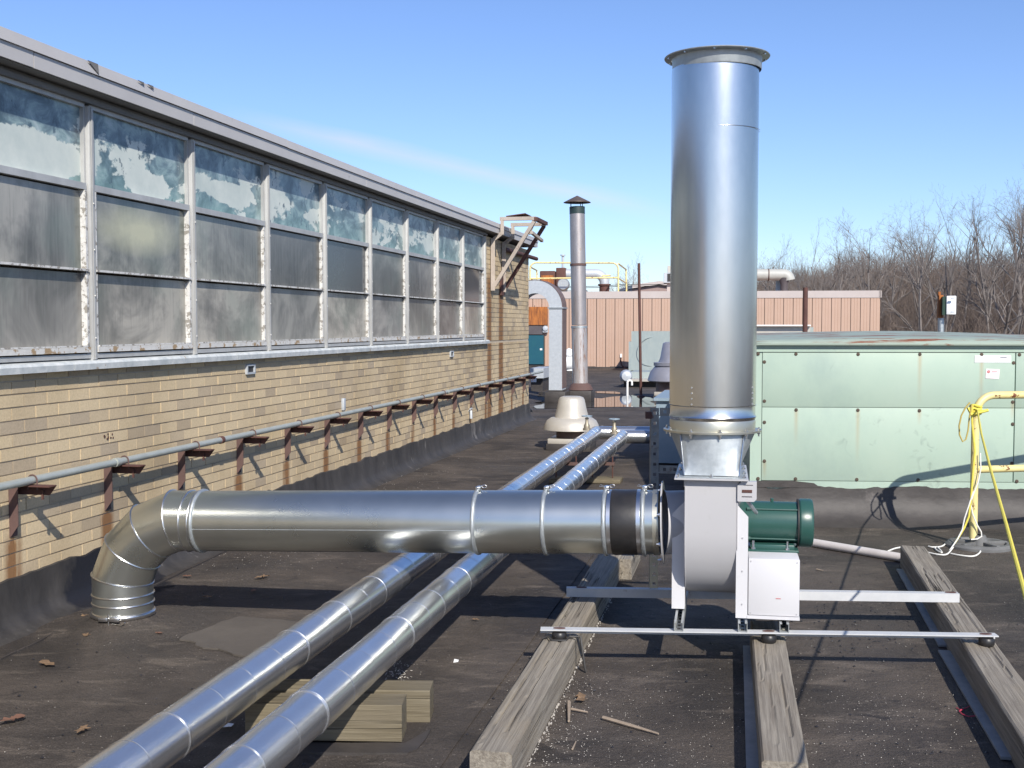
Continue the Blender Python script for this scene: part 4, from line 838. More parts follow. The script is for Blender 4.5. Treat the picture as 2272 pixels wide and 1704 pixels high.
zs = {k: AF(1900, v).z for k, v in dict(top=781.5, mid=904, low=1067.5, band=772).items()}
s1, s2 = au(1691, 900), au(2251, 900); g_ = 0.004
abox(uL_, s1 - g_, z_b, zs['top'] - g_, -0.012, 0.0, 'corner_post', ahug)
for (a_, b__, nm) in ((s1, s2, 'access_panel'), (s2, uR_, 'access_panel')):
    abox(a_ + (g_ if a_ == s2 else 0), b__ - (g_ if b__ == s2 else 0), zs['mid'] + g_ / 2, zs['top'] - g_, -0.012, 0.004, nm, ahug, bev=0.0015)
    abox(a_ + (g_ if a_ == s2 else 0), b__ - (g_ if b__ == s2 else 0), zs['low'] + g_ / 2, zs['mid'] - g_ / 2, -0.012, 0.003, nm, ahug, bev=0.0015)
abox(s1, uR_, z_b - .03, zs['low'] - g_ / 2, -0.012, 0.001, 'base_rail', ahug)
abox(uL_, uR_, zs['top'] + .002, zs['band'], -0.012, 0.012, 'top_rail', ahug)
abox(uL_ - .02, uR_ + .02, zs['band'] + 0.022, z_lip, -0.02, 0.055, 'roof_lip', ahutop)
abox(uL_, uR_, zs['band'], zs['band'] + .022, -0.012, 0.02, 'lip_shadow_gap', ahug)
# top: sheets, slightly crowned
m = MB(); ft = []; nu = 24
for i in range(nu + 1):
    u_ = uL_ - .02 + (uR_ - uL_ + .04) * i / nu; row = []
    cr = 0.040 * math.exp(-((u_ - (uL_ + 1.5)) / 1.3) ** 2) - 0.012 * max(0, (u_ - uL_ - 1.7))
    for j, (dd_, h) in enumerate(((-0.05, 0), (0.5, .015), (1.2, .045), (1.8, .06), (2.4, .05), (DEP, 0.0))): ft.append(ap(u_, -dd_, z_lip + 0.003 + (h + cr * (1 if 0 < j < 5 else 0)) * 0.9))
m.add(ft, [(i * 6 + j, (i + 1) * 6 + j, (i + 1) * 6 + j + 1, i * 6 + j + 1) for i in range(nu) for j in range(5)], True); m.build('top_sheet', ahutop, ahu, thick=0.004)
scr = [(1682, 785), (1766, 785.5), (1904, 786), (2041, 786), (2178, 786.5), (2262, 787), (1696, 803), (1696, 890), (1696, 937), (1696, 1023), (2249, 805), (2247, 892), (2247, 941), (2245, 1028), (1766.5, 909.5), (1903.5, 910), (2040, 911), (1682, 1062), (1765, 1062.5), (1901, 1064), (2037, 1065), (2256, 1068)]
smesh = None
for px_, py_ in scr:
    p = AF(px_, py_, 0.004)
    if smesh is None: m = MB(); m.lathe([(0.0145, -0.002), (0.013, 0.004), (0.0, 0.006)], (0, 0, 0), ah_n, 10); o = m.build('screw', screwm, origin=(0, 0, 0)); smesh = o.data
    else: o = bpy.data.objects.new('screw', smesh); col.objects.link(o)
    o.parent = ahu; o.location = p - ORG[ahu.name]
# rust weeping from screws (stains with a shape of their own)
nd, lk, b = nodes_of(ahug); F = mk(nd, lk); g = nd.new('ShaderNodeNewGeometry'); q = nd.new('ShaderNodeVectorMath'); q.operation = 'SUBTRACT'; lk.new(g.outputs['Position'], q.inputs[0]); q.inputs[1].default_value = AO
def dt_(v):
    d = nd.new('ShaderNodeVectorMath'); d.operation = 'DOT_PRODUCT'; lk.new(q.outputs[0], d.inputs[0]); d.inputs[1].default_value = v; return d.outputs['Value']
U_, Z_ = dt_(ah_u), dt_(Z); tot = None
for (px_, py_, ln) in ((1766.5, 909, .30), (1903.5, 909, .45), (2041, 788, .40), (2178, 788, .5), (1696, 1023, .16), (2040, 911, .12), (2247, 892, .15), (1765, 1062, .1)):
    p = AF(px_, py_) - AO; u0_, z0_ = p.dot(ah_u), p.z
    a_ = F('SUBTRACT', 1.0, F('DIVIDE', F('ABSOLUTE', F('SUBTRACT', U_, u0_)), 0.022), clamp=True); dz_ = F('SUBTRACT', z0_, Z_)
    w_ = F('MULTIPLY', a_, F('MULTIPLY', F('SUBTRACT', 1.0, F('DIVIDE', dz_, ln), clamp=True), F('GREATER_THAN', dz_, 0.0))); tot = w_ if tot is None else F('MAXIMUM', tot, w_)
old = b.inputs['Base Color'].links[0].from_socket; x = nd.new('ShaderNodeMixRGB'); lk.new(F('MULTIPLY', tot, 0.55), x.inputs[0]); lk.new(old, x.inputs[1]); x.inputs[2].default_value = (0.34, 0.22, 0.09, 1)
ns_ = nd.new('ShaderNodeTexNoise'); ns_.inputs['Scale'].default_value = 9; ns_.inputs['Detail'].default_value = 8; ns_.inputs['Distortion'].default_value = 1.5; lk.new(g.outputs['Position'], ns_.inputs['Vector'])
nb_ = nd.new('ShaderNodeTexNoise'); nb_.inputs['Scale'].default_value = 2.3; lk.new(g.outputs['Position'], nb_.inputs['Vector'])
sm_ = F('MULTIPLY', F('MULTIPLY', F('SUBTRACT', ns_.outputs[0], 0.58), 9, clamp=True), F('MULTIPLY', F('SUBTRACT', nb_.outputs[0], 0.56), 9, clamp=True))
y = nd.new('ShaderNodeMixRGB'); lk.new(F('MULTIPLY', sm_, 0.5), y.inputs[0]); lk.new(x.outputs[0], y.inputs[1]); y.inputs[2].default_value = (0.17, 0.22, 0.19, 1); lk.new(y.outputs[0], b.inputs['Base Color'])
# nameplates
def text(body, p, size, ux, nn_, mt_, parent, name='lettering', align='LEFT'):
    cu = bpy.data.curves.new(name, 'FONT'); cu.body = body; cu.size = size; cu.extrude = 0.0006; cu.align_x = align; cu.align_y = 'CENTER'
    o = bpy.data.objects.new(name + '_src', cu); col.objects.link(o); bpy.context.view_layer.update()
    me = bpy.data.meshes.new_from_object(o); bpy.data.objects.remove(o); me.name = name; me.materials.clear(); me.materials.append(mt_)
    r = bpy.data.objects.new(name, me); col.objects.link(r); r.parent = parent
    M3 = Matrix((ux, Z, nn_)).transposed(); r.rotation_euler = M3.to_euler(); r.location = Vector(p) - ORG[parent.name]; return r
def plate(x0, y0_, x1, y1_, mt_, nm, rot=0):
    a = AF(x0, y0_, .006); c = AF(x1, y1_, .006); m = MB(); q = Matrix.Rotation(rot, 3, ah_n); m.box((a + c) / 2, ((c - a).dot(ah_u), 0.003, a.z - c.z), (q @ ah_u, ah_n, q @ Z)); return m.build(nm, mt_, ahu), a, c
pl, a, c = plate(2162.7, 788.7, 2243, 804.4, whitep, 'name_plate')
k = 9.15 / FOC
text('WAX HVAC-AH-107', ap(0, .008, 0) * 0 + AF(2170, 799.2, .0082), 5.9 * k * 1.25, ah_u, ah_n, inkg, pl)
m = MB(); m.box(AF(2226.5, 792.7, .008), (14.5 * k, 0.001, 2.0 * k), (ah_u, ah_n, Z)); m.build('print_bar', inkd, pl)
m = MB(); m.box(AF(2176, 792.3, .008), (13 * k, 0.001, 0.8 * k), (ah_u, ah_n, Z)); m.build('print_line', inkg, pl)
pl, a, c = plate(2187.5, 818.8, 2217, 840, mat('pink_white_label', (0.80, 0.68, 0.70), (0.82, 0.72, 0.74), rough=0.5), 'sticker', R(-3))
m = MB(); m.lathe([(0, .001), (3.4 * k, .001), (3.4 * k, 0)], AF(2193.7, 824.8, .0078), ah_n, 20); m.build('round_mark', inkr, pl); m = MB(); m.box(AF(2206.3, 825, .008), (11.5 * k, .001, 1.5 * k), (ah_u, ah_n, Z)); m.build('print_bar', inkr, pl)
text('G', AF(2192.3, 824.9, .0092), 5.0 * k, ah_u, ah_n, whitep, pl)
upstand('curb_flashing', ap(uL_ - 0.35, 0, 0), ap(uR_ + 0.05, 0, 0), ah_n, 0.285, flashd, ahu, foot=0.16, rag=0.022, nseg=160, off=0.012)
m = MB(); m.prism([ap(uL_ + .0, .0, .28), ap(uL_ + .55, .0, .28), ap(uL_ + .50, .0, .315), ap(uL_ + .3, .0, .335), ap(uL_ + .05, 0, .33)], ah_n * 0.016); m.build('flashing_flap', flashd, ahu)
m = MB(); m.box(ap(uL_ - .15, -1.0, .14), (.4, 2.0, .28), (ah_u, ah_n, Z)); m.build('curb', flashd, ahu)
# ============================================================ YELLOW RAIL, ROPE, CORD
rb = G(2172, 1213); rdir = Vector((1, 0.20, 0)).normalized()
yg_ = thing('safety_rail', 'yellow pipe safety rail flaking to rust on a round cast base at the right edge', 'railing', rb)
top_z = 1.065; pr0 = Vector((D(2163, 1000, rb.y).x, rb.y, 0)); r_ = 0.0268
pts = [pr0 + Z * 0.06, pr0 + Z * 0.5, pr0 + Z * (top_z - 0.14)] + arc(pr0 + Z * (top_z - 0.14) + rdir * 0.14, 0.14, math.pi, math.pi / 2, rdir, Z, 8)[1:] + [pr0 + rdir * 1.2 + Z * top_z, pr0 + rdir * 1.9 + Z * top_z] + arc(pr0 + Z * (top_z - 0.14) + rdir * 1.9, 0.14, math.pi / 2, 0, rdir, Z, 8)[1:] + [pr0 + rdir * 2.04 + Z * 0.05]
m = MB(); m.tube(pts, r_, 16); m.build('rail_frame', yel, yg_)
m = MB(); m.tube([pr0 + rdir * 0.02 + Z * 0.545, pr0 + rdir * 2.03 + Z * 0.545], r_ * .95, 14); m.build('mid_rail', yel, yg_)
m = MB(); m.tube([pr0 + rdir * 0.022 + Z * (top_z - 0.12), pr0 + rdir * 0.022 + Z * (top_z - 0.155)], r_ + .003, 14); m.build('price_tag', whitep, yg_) if False else None
for bo in (rb, rb + rdir * 2.06):
    m = MB(); m.lathe([(0.225, 0.0), (0.225, 0.018), (0.205, 0.034), (0.18, 0.034), (0.17, 0.016), (0.07, 0.016)], bo, Z, 40); base = m.build('round_base', basem, yg_)
    m = MB()
    for t in [k * 2 * math.pi / 5 for k in range(5)]:
        d_ = Vector((math.cos(t), math.sin(t), 0)); m.box(bo + d_ * 0.12 + Z * 0.026, (0.15, 0.03, 0.03), (d_, Vector((-d_.y, d_.x, 0)), Z), 0.004)
    m.lathe([(0.065, 0.0), (0.06, 0.05), (0.04, 0.085), (0.03, 0.085)], bo, Z, 20); m.build('base_spokes', basem, base)
K = pr0 + Z * (top_z - 0.10)
yr_ = thing('yellow_rope', 'yellow rope knotted round the rail post and pulled tight towards the camera', 'rope', K)
B = Vector((1.626, 3.83, 0.90)); C2 = Vector((1.0, 2.14, 0.87))
m = MB(); m.tube([K + Vector((.0, -.03, 0)), K.lerp(B, .33) - Z * 0.015, K.lerp(B, .66) - Z * 0.015, B, C2, Vector((0.97, 2.05, 0.42)), Vector((0.94, 1.95, 0.01))], 0.0062, 8); m.build('taut_line', yrope, yr_)
m = MB()
for q in range(4):
    c_ = K + Z * (0.028 - q * 0.018) ; m.tube([c_ + Vector((math.cos(t) * (r_ + .008), math.sin(t) * (r_ + .008), 0.006 * math.sin(t * 2 + q))) for t in [k * 2 * math.pi / 16 for k in range(16)]], 0.0095, 6, closed=True)
m.tube([K + Vector((-.03, -.03, .01)), K + Vector((-.07, -.04, .012)), K + Vector((-.05, -.045, -.03)), K + Vector((0.03, -.045, -.01)), K + Vector((.07, -.04, 0))], 0.011, 6); m.build('knot', yrope, yr_)
lp = [(2152, 893), (2142, 905), (2133, 922), (2128, 945), (2129, 965), (2136, 980), (2143, 975), (2148, 955), (2151, 925), (2156, 898)]
m = MB(); m.tube([D(a, b, pr0.y - 0.05) for a, b in lp], 0.0055, 6); m.build('hanging_loop', mat('worn_rope', (0.40, 0.30, 0.08), (0.5, 0.4, 0.12), rough=.9), yr_)
lp = [(2158, 897), (2156, 915), (2157, 940), (2163, 1000), (2158, 1060), (2154, 1110), (2150, 1145), (2140, 1170), (2128, 1190), (2118, 1205)]
m = MB(); m.tube([D(a, b, pr0.y - 0.045 - (0.02 if b > 1050 else 0)) for a, b in lp], 0.007, 6); m.build('hanging_tail', yrope, yr_)
wc = thing('white_rope', 'thin white rope hanging down the yellow rail post and trailing over the roof', 'rope', rb)
lp = [(2175, 1005), (2176, 1040), (2170, 1070), (2160, 1095), (2153, 1115), (2158, 1140), (2168, 1165), (2177, 1180), (2178, 1190), (2168, 1196), (2154, 1197)]
m = MB(); m.tube([D(a, b, pr0.y - 0.055) for a, b in lp], 0.0048, 6); m.build('rope_length', wrope, wc)
lp = [(2160, 1090), (2150, 1120), (2140, 1150), (2135, 1175), (2125, 1195), (2110, 1217), (2100, 1228)]
m = MB(); m.tube([D(a, b, pr0.y - 0.07 if b < 1200 else pr0.y - 0.12) for a, b in lp], 0.0048, 6); m.build('rope_length', wrope, wc)
for lp in ([(2155, 1196), (2130, 1198), (2105, 1202), (2090, 1212), (2070, 1214), (2060, 1212)], [(2060, 1226), (2080, 1230), (2100, 1230), (2112, 1218), (2122, 1204)], [(2110, 1228), (2130, 1232), (2160, 1234), (2175, 1224), (2172, 1212)], [(1970, 1223), (1985, 1217), (2000, 1214)], [(2078, 1213), (2086, 1220), (2090, 1226), (2080, 1222), (2073, 1215)]):
    P_ = [G(a, b, 0.010) for a, b in lp]; Q = []
    for i in range(len(P_) - 1):
        p0_, p1_, p2_, p3_ = P_[max(0, i - 1)], P_[i], P_[i + 1], P_[min(len(P_) - 1, i + 2)]
        for k_ in range(5):
            t = k_ / 5; Q.append(0.5 * ((2 * p1_) + (p2_ - p0_) * t + (2 * p0_ - 5 * p1_ + 4 * p2_ - p3_) * t * t + (3 * p1_ - p0_ - 3 * p2_ + p3_) * t ** 3))
    Q.append(P_[-1]); m = MB(); m.tube(Q, 0.0055, 6); m.build('rope_length', wrope, wc)
# pvc drain pipe lying on the roof
pa, pb2 = G(1722, 1190, 0.03), G(2004, 1238, 0.03); m = MB(); m.tube([pa, pb2], 0.029, 16); dpv = m.build('drain_pipe', pvc); tag(dpv, 'pale plastic drain pipe lying on the roof between the green motor and the right timber', 'pipe')
# ============================================================ NEW FAN, STACK AND DUCT
FY = math.atan(0.18); fu = Vector((math.cos(FY), -math.sin(FY), 0)); fv = Vector((math.sin(FY), math.cos(FY), 0))
FO = Vector((0.934, 5.45, 0))                     # plan centre of outlet and stack
def fp(u, v, z): return FO + fu * u + fv * v + Z * z
SHZ = 0.616; SV = 0.07                           # shaft height, shaft offset behind outlet centre
fan = thing('centrifugal_fan', 'light grey centrifugal fan with a green motor standing on steel rails across the timbers', 'fan', fp(0, 0, 0.2))
def fbox(name, u0, u1, v0, v1, z0, z1, mt_, parent=None, bev=0.0):
    mm_ = MB(); mm_.box(fp((u0 + u1) / 2, (v0 + v1) / 2, (z0 + z1) / 2), (u1 - u0, v1 - v0, z1 - z0), (fu, fv, Z), bev); return mm_.build(name, mt_, parent or fan)
HW = 0.1145
# scroll outline in (v, z): front wall straight up, spiral under and up the back
front = -0.222; ztop = 0.862; prof = [(front, ztop), (front, SHZ + 0.0)]
for k in range(1, 27):
    t = k / 26 * math.radians(255); r = 0.288 - 0.072 * (k / 26)
    prof.append((SV - r * math.cos(t) + (front - (SV - 0.288)) * max(0, 1 - k / 6), SHZ - r * math.sin(t) * (1.22 if math.sin(t) > 0 else 1.12)))
prof += [(0.205, SHZ + 0.215), (0.212, ztop)]
m = MB(); n_ = len(prof)
L_ = [fp(-HW, v, z) for v, z in prof]; R_2 = [fp(HW, v, z) for v, z in prof]
m.add(L_ + R_2, [(i, i + 1, i + 1 + n_, i + n_) for i in range(n_ - 1)], True)
scroll = m.build('scroll_wrap', fanp, fan, ang=50)
cen = (SV, SHZ)
m = MB(); m.add([fp(-HW - .002, v * 1.0, z) for v, z in prof], [tuple(range(n_))]); m.build('scroll_side', fanp, scroll)
m = MB(); m.add([fp(HW + .002, v, z) for v, z in prof], [tuple(reversed(range(n_)))]); m.build('scroll_side', fanp, scroll)
m = MB()
for sgn in (-1, 1):
    for i in range(n_ - 1):
        a, b = fp(sgn * (HW + .001), *prof[i]), fp(sgn * (HW + .001), *prof[i + 1]); m.tube([a, b], 0.0028, 5, cap=False)
m.build('seam_edge', fanp, scroll)
# outlet flange plate
fbox('outlet_flange', -0.163, 0.163, -0.262, 0.300, ztop, ztop + 0.007, fanp)
m = MB(); m.add([fp(u, v, ztop - .03) for u, v in ((-HW - .03, front - .002), (HW + .03, front - .002), (HW + .03, front - .004), (-HW - .03, front - .004))], [(0, 1, 2, 3)])
for sgn in (-1, 1): fbox('flange_angle', sgn * HW - .003 + (-.004 if sgn < 0 else .004), sgn * HW + .003 + (-.004 if sgn < 0 else .004), front, 0.21, ztop - .035, ztop - 0.001, fanp)
bm_ = None
def bolts(pts, r, h, parent, axis=Z, nut=False, mt_=None, name='bolt'):
    mm_ = MB(); mm_.lathe([(r, 0), (r, h), (0, h)], (0, 0, 0), axis, 6, smooth=False); mm_.lathe([(r * .5, h), (r * .5, h * (2.2 if nut else 1.2)), (0, h * (2.2 if nut else 1.2))], (0, 0, 0), axis, 8); o0 = mm_.build(name, mt_ or bolt, origin=(0, 0, 0))
    for i, p in enumerate(pts):
        o = o0 if i == 0 else bpy.data.objects.new(name, o0.data)
        if i: col.objects.link(o)
        o.parent = parent; o.location = Vector(p) - ORG[parent.name]
bolts([fp(u, v, ztop + .011) for u, v in ((-0.145, -0.235), (0.145, -0.235), (-0.145, 0.27), (0.148, 0.10), (0.0, -0.236), (0.147, 0.26), (-.147, .02), (.147, -.08))], 0.0085, 0.006, fan, nut=True)
# transition: square at the bottom, round at the top
tr_ = thing('exhaust_stack', 'tall new galvanised exhaust stack with flared top flange standing on the grey fan', 'stack', fp(0, 0, ztop + .011))
RS = 0.197; ZF = 1.070
sq = []; rd_ = []
n_ = 48; hu, hv = HW + 0.006, 0.205
for k in range(n_):
    t = 2 * math.pi * k / n_ + 1e-6; c_, s_ = math.cos(t), math.sin(t); q = 1 / max(abs(c_), abs(s_)); sq.append((c_ * q * hu, s_ * q * hv)); rd_.append((c_ * RS, s_ * RS))
m = MB(); lev = [0, .25, .5, .75, 1.0]; vs = []
for l_ in lev:
    for k in range(n_): vs.append(fp(sq[k][0] * (1 - l_) + rd_[k][0] * l_, sq[k][1] * (1 - l_) + rd_[k][1] * l_, ztop + .014 + (ZF - .012 - ztop - .014) * l_))
m.add(vs, [(i * n_ + k, i * n_ + (k + 1) % n_, (i + 1) * n_ + (k + 1) % n_, (i + 1) * n_ + k) for i in range(4) for k in range(n_)], True)
trans = m.build('square_to_round', galvd, tr_, ang=80)
m = MB(); m.box(fp(0, 0, ztop + .009), (0.30, 0.52, 0.004), (fu, fv, Z)); m.build('base_plate', galvd, tr_)
m = MB()
for sx in (-1, 1): m.tube([fp(sx * (hu + .001), -hv - .001, ztop + .015), fp(sx * RS * .72, -RS * .72, ZF - .014)], 0.0028, 6)
m.build('weld_edge', bolt, tr_)
fc_ = fp(0, 0, 0)
STEAN = 0.0
def sc_(z): return Vector((fc_.x + 0.004 * (z - 1) , fc_.y, z))
m = MB(); m.lathe([(RS - .004, 0), (0.226, 0), (0.226, .004), (RS - .004, .004)], sc_(ZF - .008), Z, 64); m.lathe([(RS - .004, .0045), (0.226, .0045), (0.226, .009), (RS - .004, .009)], sc_(ZF - .008), Z, 64); m.build('lower_flange', chrom, tr_)
bolts([sc_(ZF - .001) + Vector((math.cos(t), math.sin(t), 0)) * 0.214 for t in [k * math.pi / 5 + .31 for k in range(10)]], 0.008, 0.007, tr_, nut=True)
bolts([sc_(ZF - .009) + Vector((math.cos(t), math.sin(t), 0)) * 0.214 for t in [k * math.pi / 5 + .31 for k in range(10)]], 0.008, 0.009, tr_, axis=-Z, nut=True)
m = MB(); m.lathe([(RS + .0, 0), (RS + .001, 0.040), (RS - .002, 0.0475)], sc_(ZF), Z, 64); m.build('chromate_collar', chrom, tr_)
m = MB(); m.lathe([(RS - .002, 0.048), (RS + .004, 0.062), (RS - .001, 0.072), (RS - .001, 0.112), (RS + .004, 0.116)], sc_(ZF), Z, 64); m.build('swage_ring', stackm, tr_)
ZTOP = 2.772
m = MB(); hs = [1.186, 1.35, 1.7, 2.0, 2.3, 2.46, 2.70]
m.lathe([(RS + .0015, z - 1.0) for z in hs] + [(RS, ZTOP - 1.045)], sc_(1.0), Z, 96)
tube_ = m.build('stack_tube', stackm, tr_)
m = MB(); m.lathe([(RS - .006, 0.2), (RS - .006, ZTOP - 1.0)], sc_(1.0), Z, 64); m.build('inner_wall', galvd, tr_)
m = MB(); m.lathe([(RS + .0015, 0), (RS + .0022, 0.001), (RS + .0022, 0.002), (RS + .0015, 0.003)], sc_(2.44), Z, 96); m.build('joint_seam', stackm, tube_)
rv = []
for t0_ in (math.radians(-128), math.radians(-35)):
    for z_ in (1.195, 1.22, 1.245, 1.27): rv.append(sc_(z_) + Vector((math.cos(t0_), math.sin(t0_), 0)) * (RS + .0015))
bolts(rv, 0.004, 0.002, tube_, axis=Vector((-.3, -1, 0)).normalized(), name='rivet')
m = MB(); m.lathe([(RS + .004, -0.055), (RS + .006, -0.05), (RS + .006, -0.01), (RS + .010, 0.0), (0.238, 0.004), (0.240, 0.007), (0.238, 0.010), (RS - .006, 0.010)], sc_(ZTOP), Z, 72, True); m.build('top_flange', galvd, tr_)
bolts([sc_(ZTOP + .004) + Vector((math.cos(t), math.sin(t), 0)) * 0.225 for t in [k * math.pi / 5 + .1 for k in range(10)]], 0.007, 0.006, tr_, axis=-Z)
# pedestals
VB = 0.21 
def plate_uv(name, pts_vz, u0, th, mt_, parent=fan): mm_ = MB(); mm_.prism([fp(u0, v, z) for v, z in pts_vz], fu * th); return mm_.build(name, mt_, parent)
fz0 = 0.236
plate_uv('inlet_side_plate', [(-0.081, fz0), (0.24, fz0), (0.24, 0.66), (-0.02, 0.74), (-0.081, 0.66)], -HW - 0.008, 0.004, fanw)
mm_ = MB(); mm_.prism([fp(-HW - .064, -0.085, fz0), fp(-HW - .006, -0.085, fz0), fp(-HW - .006, -0.085, 0.74), fp(-HW - .064, -0.085, 0.68)], fv * 0.004); mm_.build('inlet_leg_flange', fanw, fan)
plate_uv('drive_side_plate', [(-0.205, fz0), (0.24, fz0), (0.24, 0.80), (0.02, 0.86), (-0.205, 0.86)], HW + 0.004, 0.005, fanw)
mm_ = MB(); mm_.prism([fp(HW - .002, -0.212, fz0), fp(HW + .050, -0.212, fz0), fp(HW + .050, -0.212, 0.695), fp(HW + .004, -0.212, 0.745), fp(HW - .002, -0.212, 0.745)], fv * 0.004); mm_.build('drive_leg_flange', fanw, fan)
fbox('inlet_foot', -HW - .062, -HW - .004, -0.081, 0.24, fz0, fz0 + .005, fanw)
# motor base cabinet
U0, U1 = HW + 0.052, HW + 0.052 + 0.226
fbox('motor_cabinet', U0, U1, -0.206, 0.23, fz0 + .014, 0.508, fanw, bev=0.006)
fbox('cabinet_lip', U0 - .004, U1 + .001, -0.214, 0.236, fz0, fz0 + .013, fanw)
m = MB(); m.box(fp((U0 + U1) / 2 + .02, -0.2075, .33), (.022, .001, .0025), (fu, fv, Z)); m.build('red_scuff', inkr, fan)
bolts([fp(u, -.2065, z) for u, z in ((U0 + .012, .262), (U1 - .012, .262), (U0 + .012, .495), (U1 - .012, .495))], .0035, .002, fan, axis=-fv, name='panel_screw', mt_=fanp)
bolts([fp(HW + .026, -.2125, z) for z in (.30, .45, .60)], .004, .003, fan, axis=-fv, name='panel_screw', mt_=fanp)
# motor
MZ = 0.628; mo = fp(0, SV + .01, 0); mc = lambda u: mo + fu * u + Z * MZ
m = MB(); m.lathe([(0.0, 0), (0.085, 0), (0.095, 0.012), (0.097, 0.03), (0.097, 0.275)], mc(HW + .015), fu, 48); motor = m.build('motor_body', motg, fan)
m = MB(); m.lathe([(0.097, 0.272), (0.108, 0.272), (0.1135, 0.279), (0.1135, 0.325), (0.108, 0.334), (0.090, 0.338), (0.0, 0.338)], mc(HW + .015), fu, 48); m.build('fan_cowl', motg, motor)
m = MB(); m.lathe([(0.098, 0.265), (0.112, 0.265), (0.112, .2715), (0.098, .2715)], mc(HW + .015), fu, 40); m.build('cowl_gap', blk, motor)
for ang, nm in ((math.radians(136), 'tie_rod'), (math.radians(222), 'tie_rod')):
    d_ = fv * math.cos(ang) + Z * math.sin(ang); a = mc(HW + .06) + d_ * 0.101; m = MB(); m.tube([a, a + fu * 0.23], 0.0045, 8); m.tube([a - fu * .012, a + fu * .006], 0.010, 6); m.build(nm, motg, motor)
m = MB(); m.box(mc(HW + .165) - Z * .103 - fv * .07, (0.20, 0.08, 0.03), (fu, fv, Z), 0.006); m.box(mc(HW + .165) - Z * .116 - fv * .0, (0.235, 0.25, 0.012), (fu, fv, Z), 0.003); m.box(mc(HW + .165) - Z * .10 + fv * .07, (0.20, 0.08, 0.03), (fu, fv, Z), 0.006); m.build('motor_foot', motg, motor)
for u_ in (HW + .078, HW + .232): m = MB(); p = mc(u_) - Z * 0.110 - fv * 0.113; m.tube([p, p + Z * 0.040], 0.005, 8); m.lathe([(.010, 0), (.010, .008), (0, .008)], p, Z, 6, False); m.build('foot_bolt', bolt, motor)
m = MB(); p = mc(HW + .165) + Z * 0.096; m.tube([p, p + Z * .016], 0.008, 8); m.build('lifting_plug', motg, motor)
# disconnect box on the drive side
db = thing('switch_box', 'small white chamfered switch box fixed to the fan above the green motor', 'box', fp(.17, -.2, .73))
c_ = fp(HW + .043, -0.235, 0.812); w2, h2, ch = 0.042, 0.045, 0.012
out = [(-w2, -h2 + ch * .3), (-w2 + ch * .3, -h2), (w2 - ch, -h2), (w2, -h2 + ch), (w2, h2), (-w2 + ch * 1.6, h2), (-w2, h2 - ch * 1.6)]
m = MB(); m.prism([c_ + fu * a + Z * b for a, b in out], fv * 0.035); m.build('housing', fanp, db)
m = MB(); m.box(c_ + Z * .002 - fv * .001, (0.044, 0.003, 0.013), (fu, fv, Z)); m.build('slot', rustdk, db); m = MB(); m.box(c_ - Z * .022 - fv * .001, (0.044, 0.003, 0.003), (fu, fv, Z)); m.box(c_ + Z * .03 + fu * .006 - fv * .001, (0.04, 0.003, 0.002), (fu, fv, Z)); m.build('groove', darkp, db)
m = MB(); m.tube([c_ - Z * .04 + fv * .015, c_ - Z * .085 + fu * .03 + fv * .05, c_ - Z * .115 + fu * .045 + fv * .14], 0.009, 10); m.build('conduit', galvd, db)

# ---- horizontal duct with elbow
dR = Vector((0.649, 5.550, 0.615)); dL = Vector((-1.590, 5.960, 0.553)); dv = (dR - dL).normalized(); RD = 0.1535
duct = thing('exhaust_duct', 'long new galvanised round duct running from a gored floor elbow to the fan inlet', 'duct', Vector((-2.0, 6.04, 0.03)))
def dxp(px): # point on duct axis seen at photo column px
    best = None
    lo, hi = -0.6, 1.4
    for _ in range(40):
        mid = (lo + hi) / 2; p = dL.lerp(dR, mid); x_ = 1136 + FOC * p.x / (p.y * CP + (CH - p.z) * SP)
        if x_ < px: lo = mid
        else: hi = mid
    return dL.lerp(dR, lo)
def dtube(name, a, b, r, mt_, n=64, parent=None, ends=True):
    mm_ = MB(); L = (b - a).length; d = (b - a).normalized(); mm_.lathe([(r - .004, 0), (r, 0), (r, L), (r - .004, L)], a, d, n); return mm_.build(name, mt_, parent or duct, ang=50)
cuts = [dxp(p) for p in (450, 1062, 1213, 1350)]
dtube('duct_section', cuts[0], cuts[1], RD, galv); dtube('duct_section', cuts[1], cuts[2], RD, galv); dtube('duct_section', cuts[2], cuts[3], RD, galv)
m = MB(); d_ = dv; w_ = d_.cross(Z).normalized(); q_ = (w_ * math.cos(.2) + Z * math.sin(.2)); s_ = cuts[0] + q_ * 0.0; m.tube([cuts[0] + (w_ * .985 - Z * .12).normalized() * (RD + .0003), cuts[1] + (w_ * .985 - Z * .12).normalized() * (RD + .0003)], 0.0013, 6); m.build('lock_seam', galvd, duct)
def ringband(name, c, d, r, w, mt_, h=0.007, parent=None):
    mm_ = MB(); mm_.lathe([(r, -w / 2), (r + h * .8, -w / 2 + .002), (r + h, -w * .1), (r + h, w * .1), (r + h * .8, w / 2 - .002), (r, w / 2)], c, d, 64); return mm_.build(name, mt_, parent or duct, ang=70)
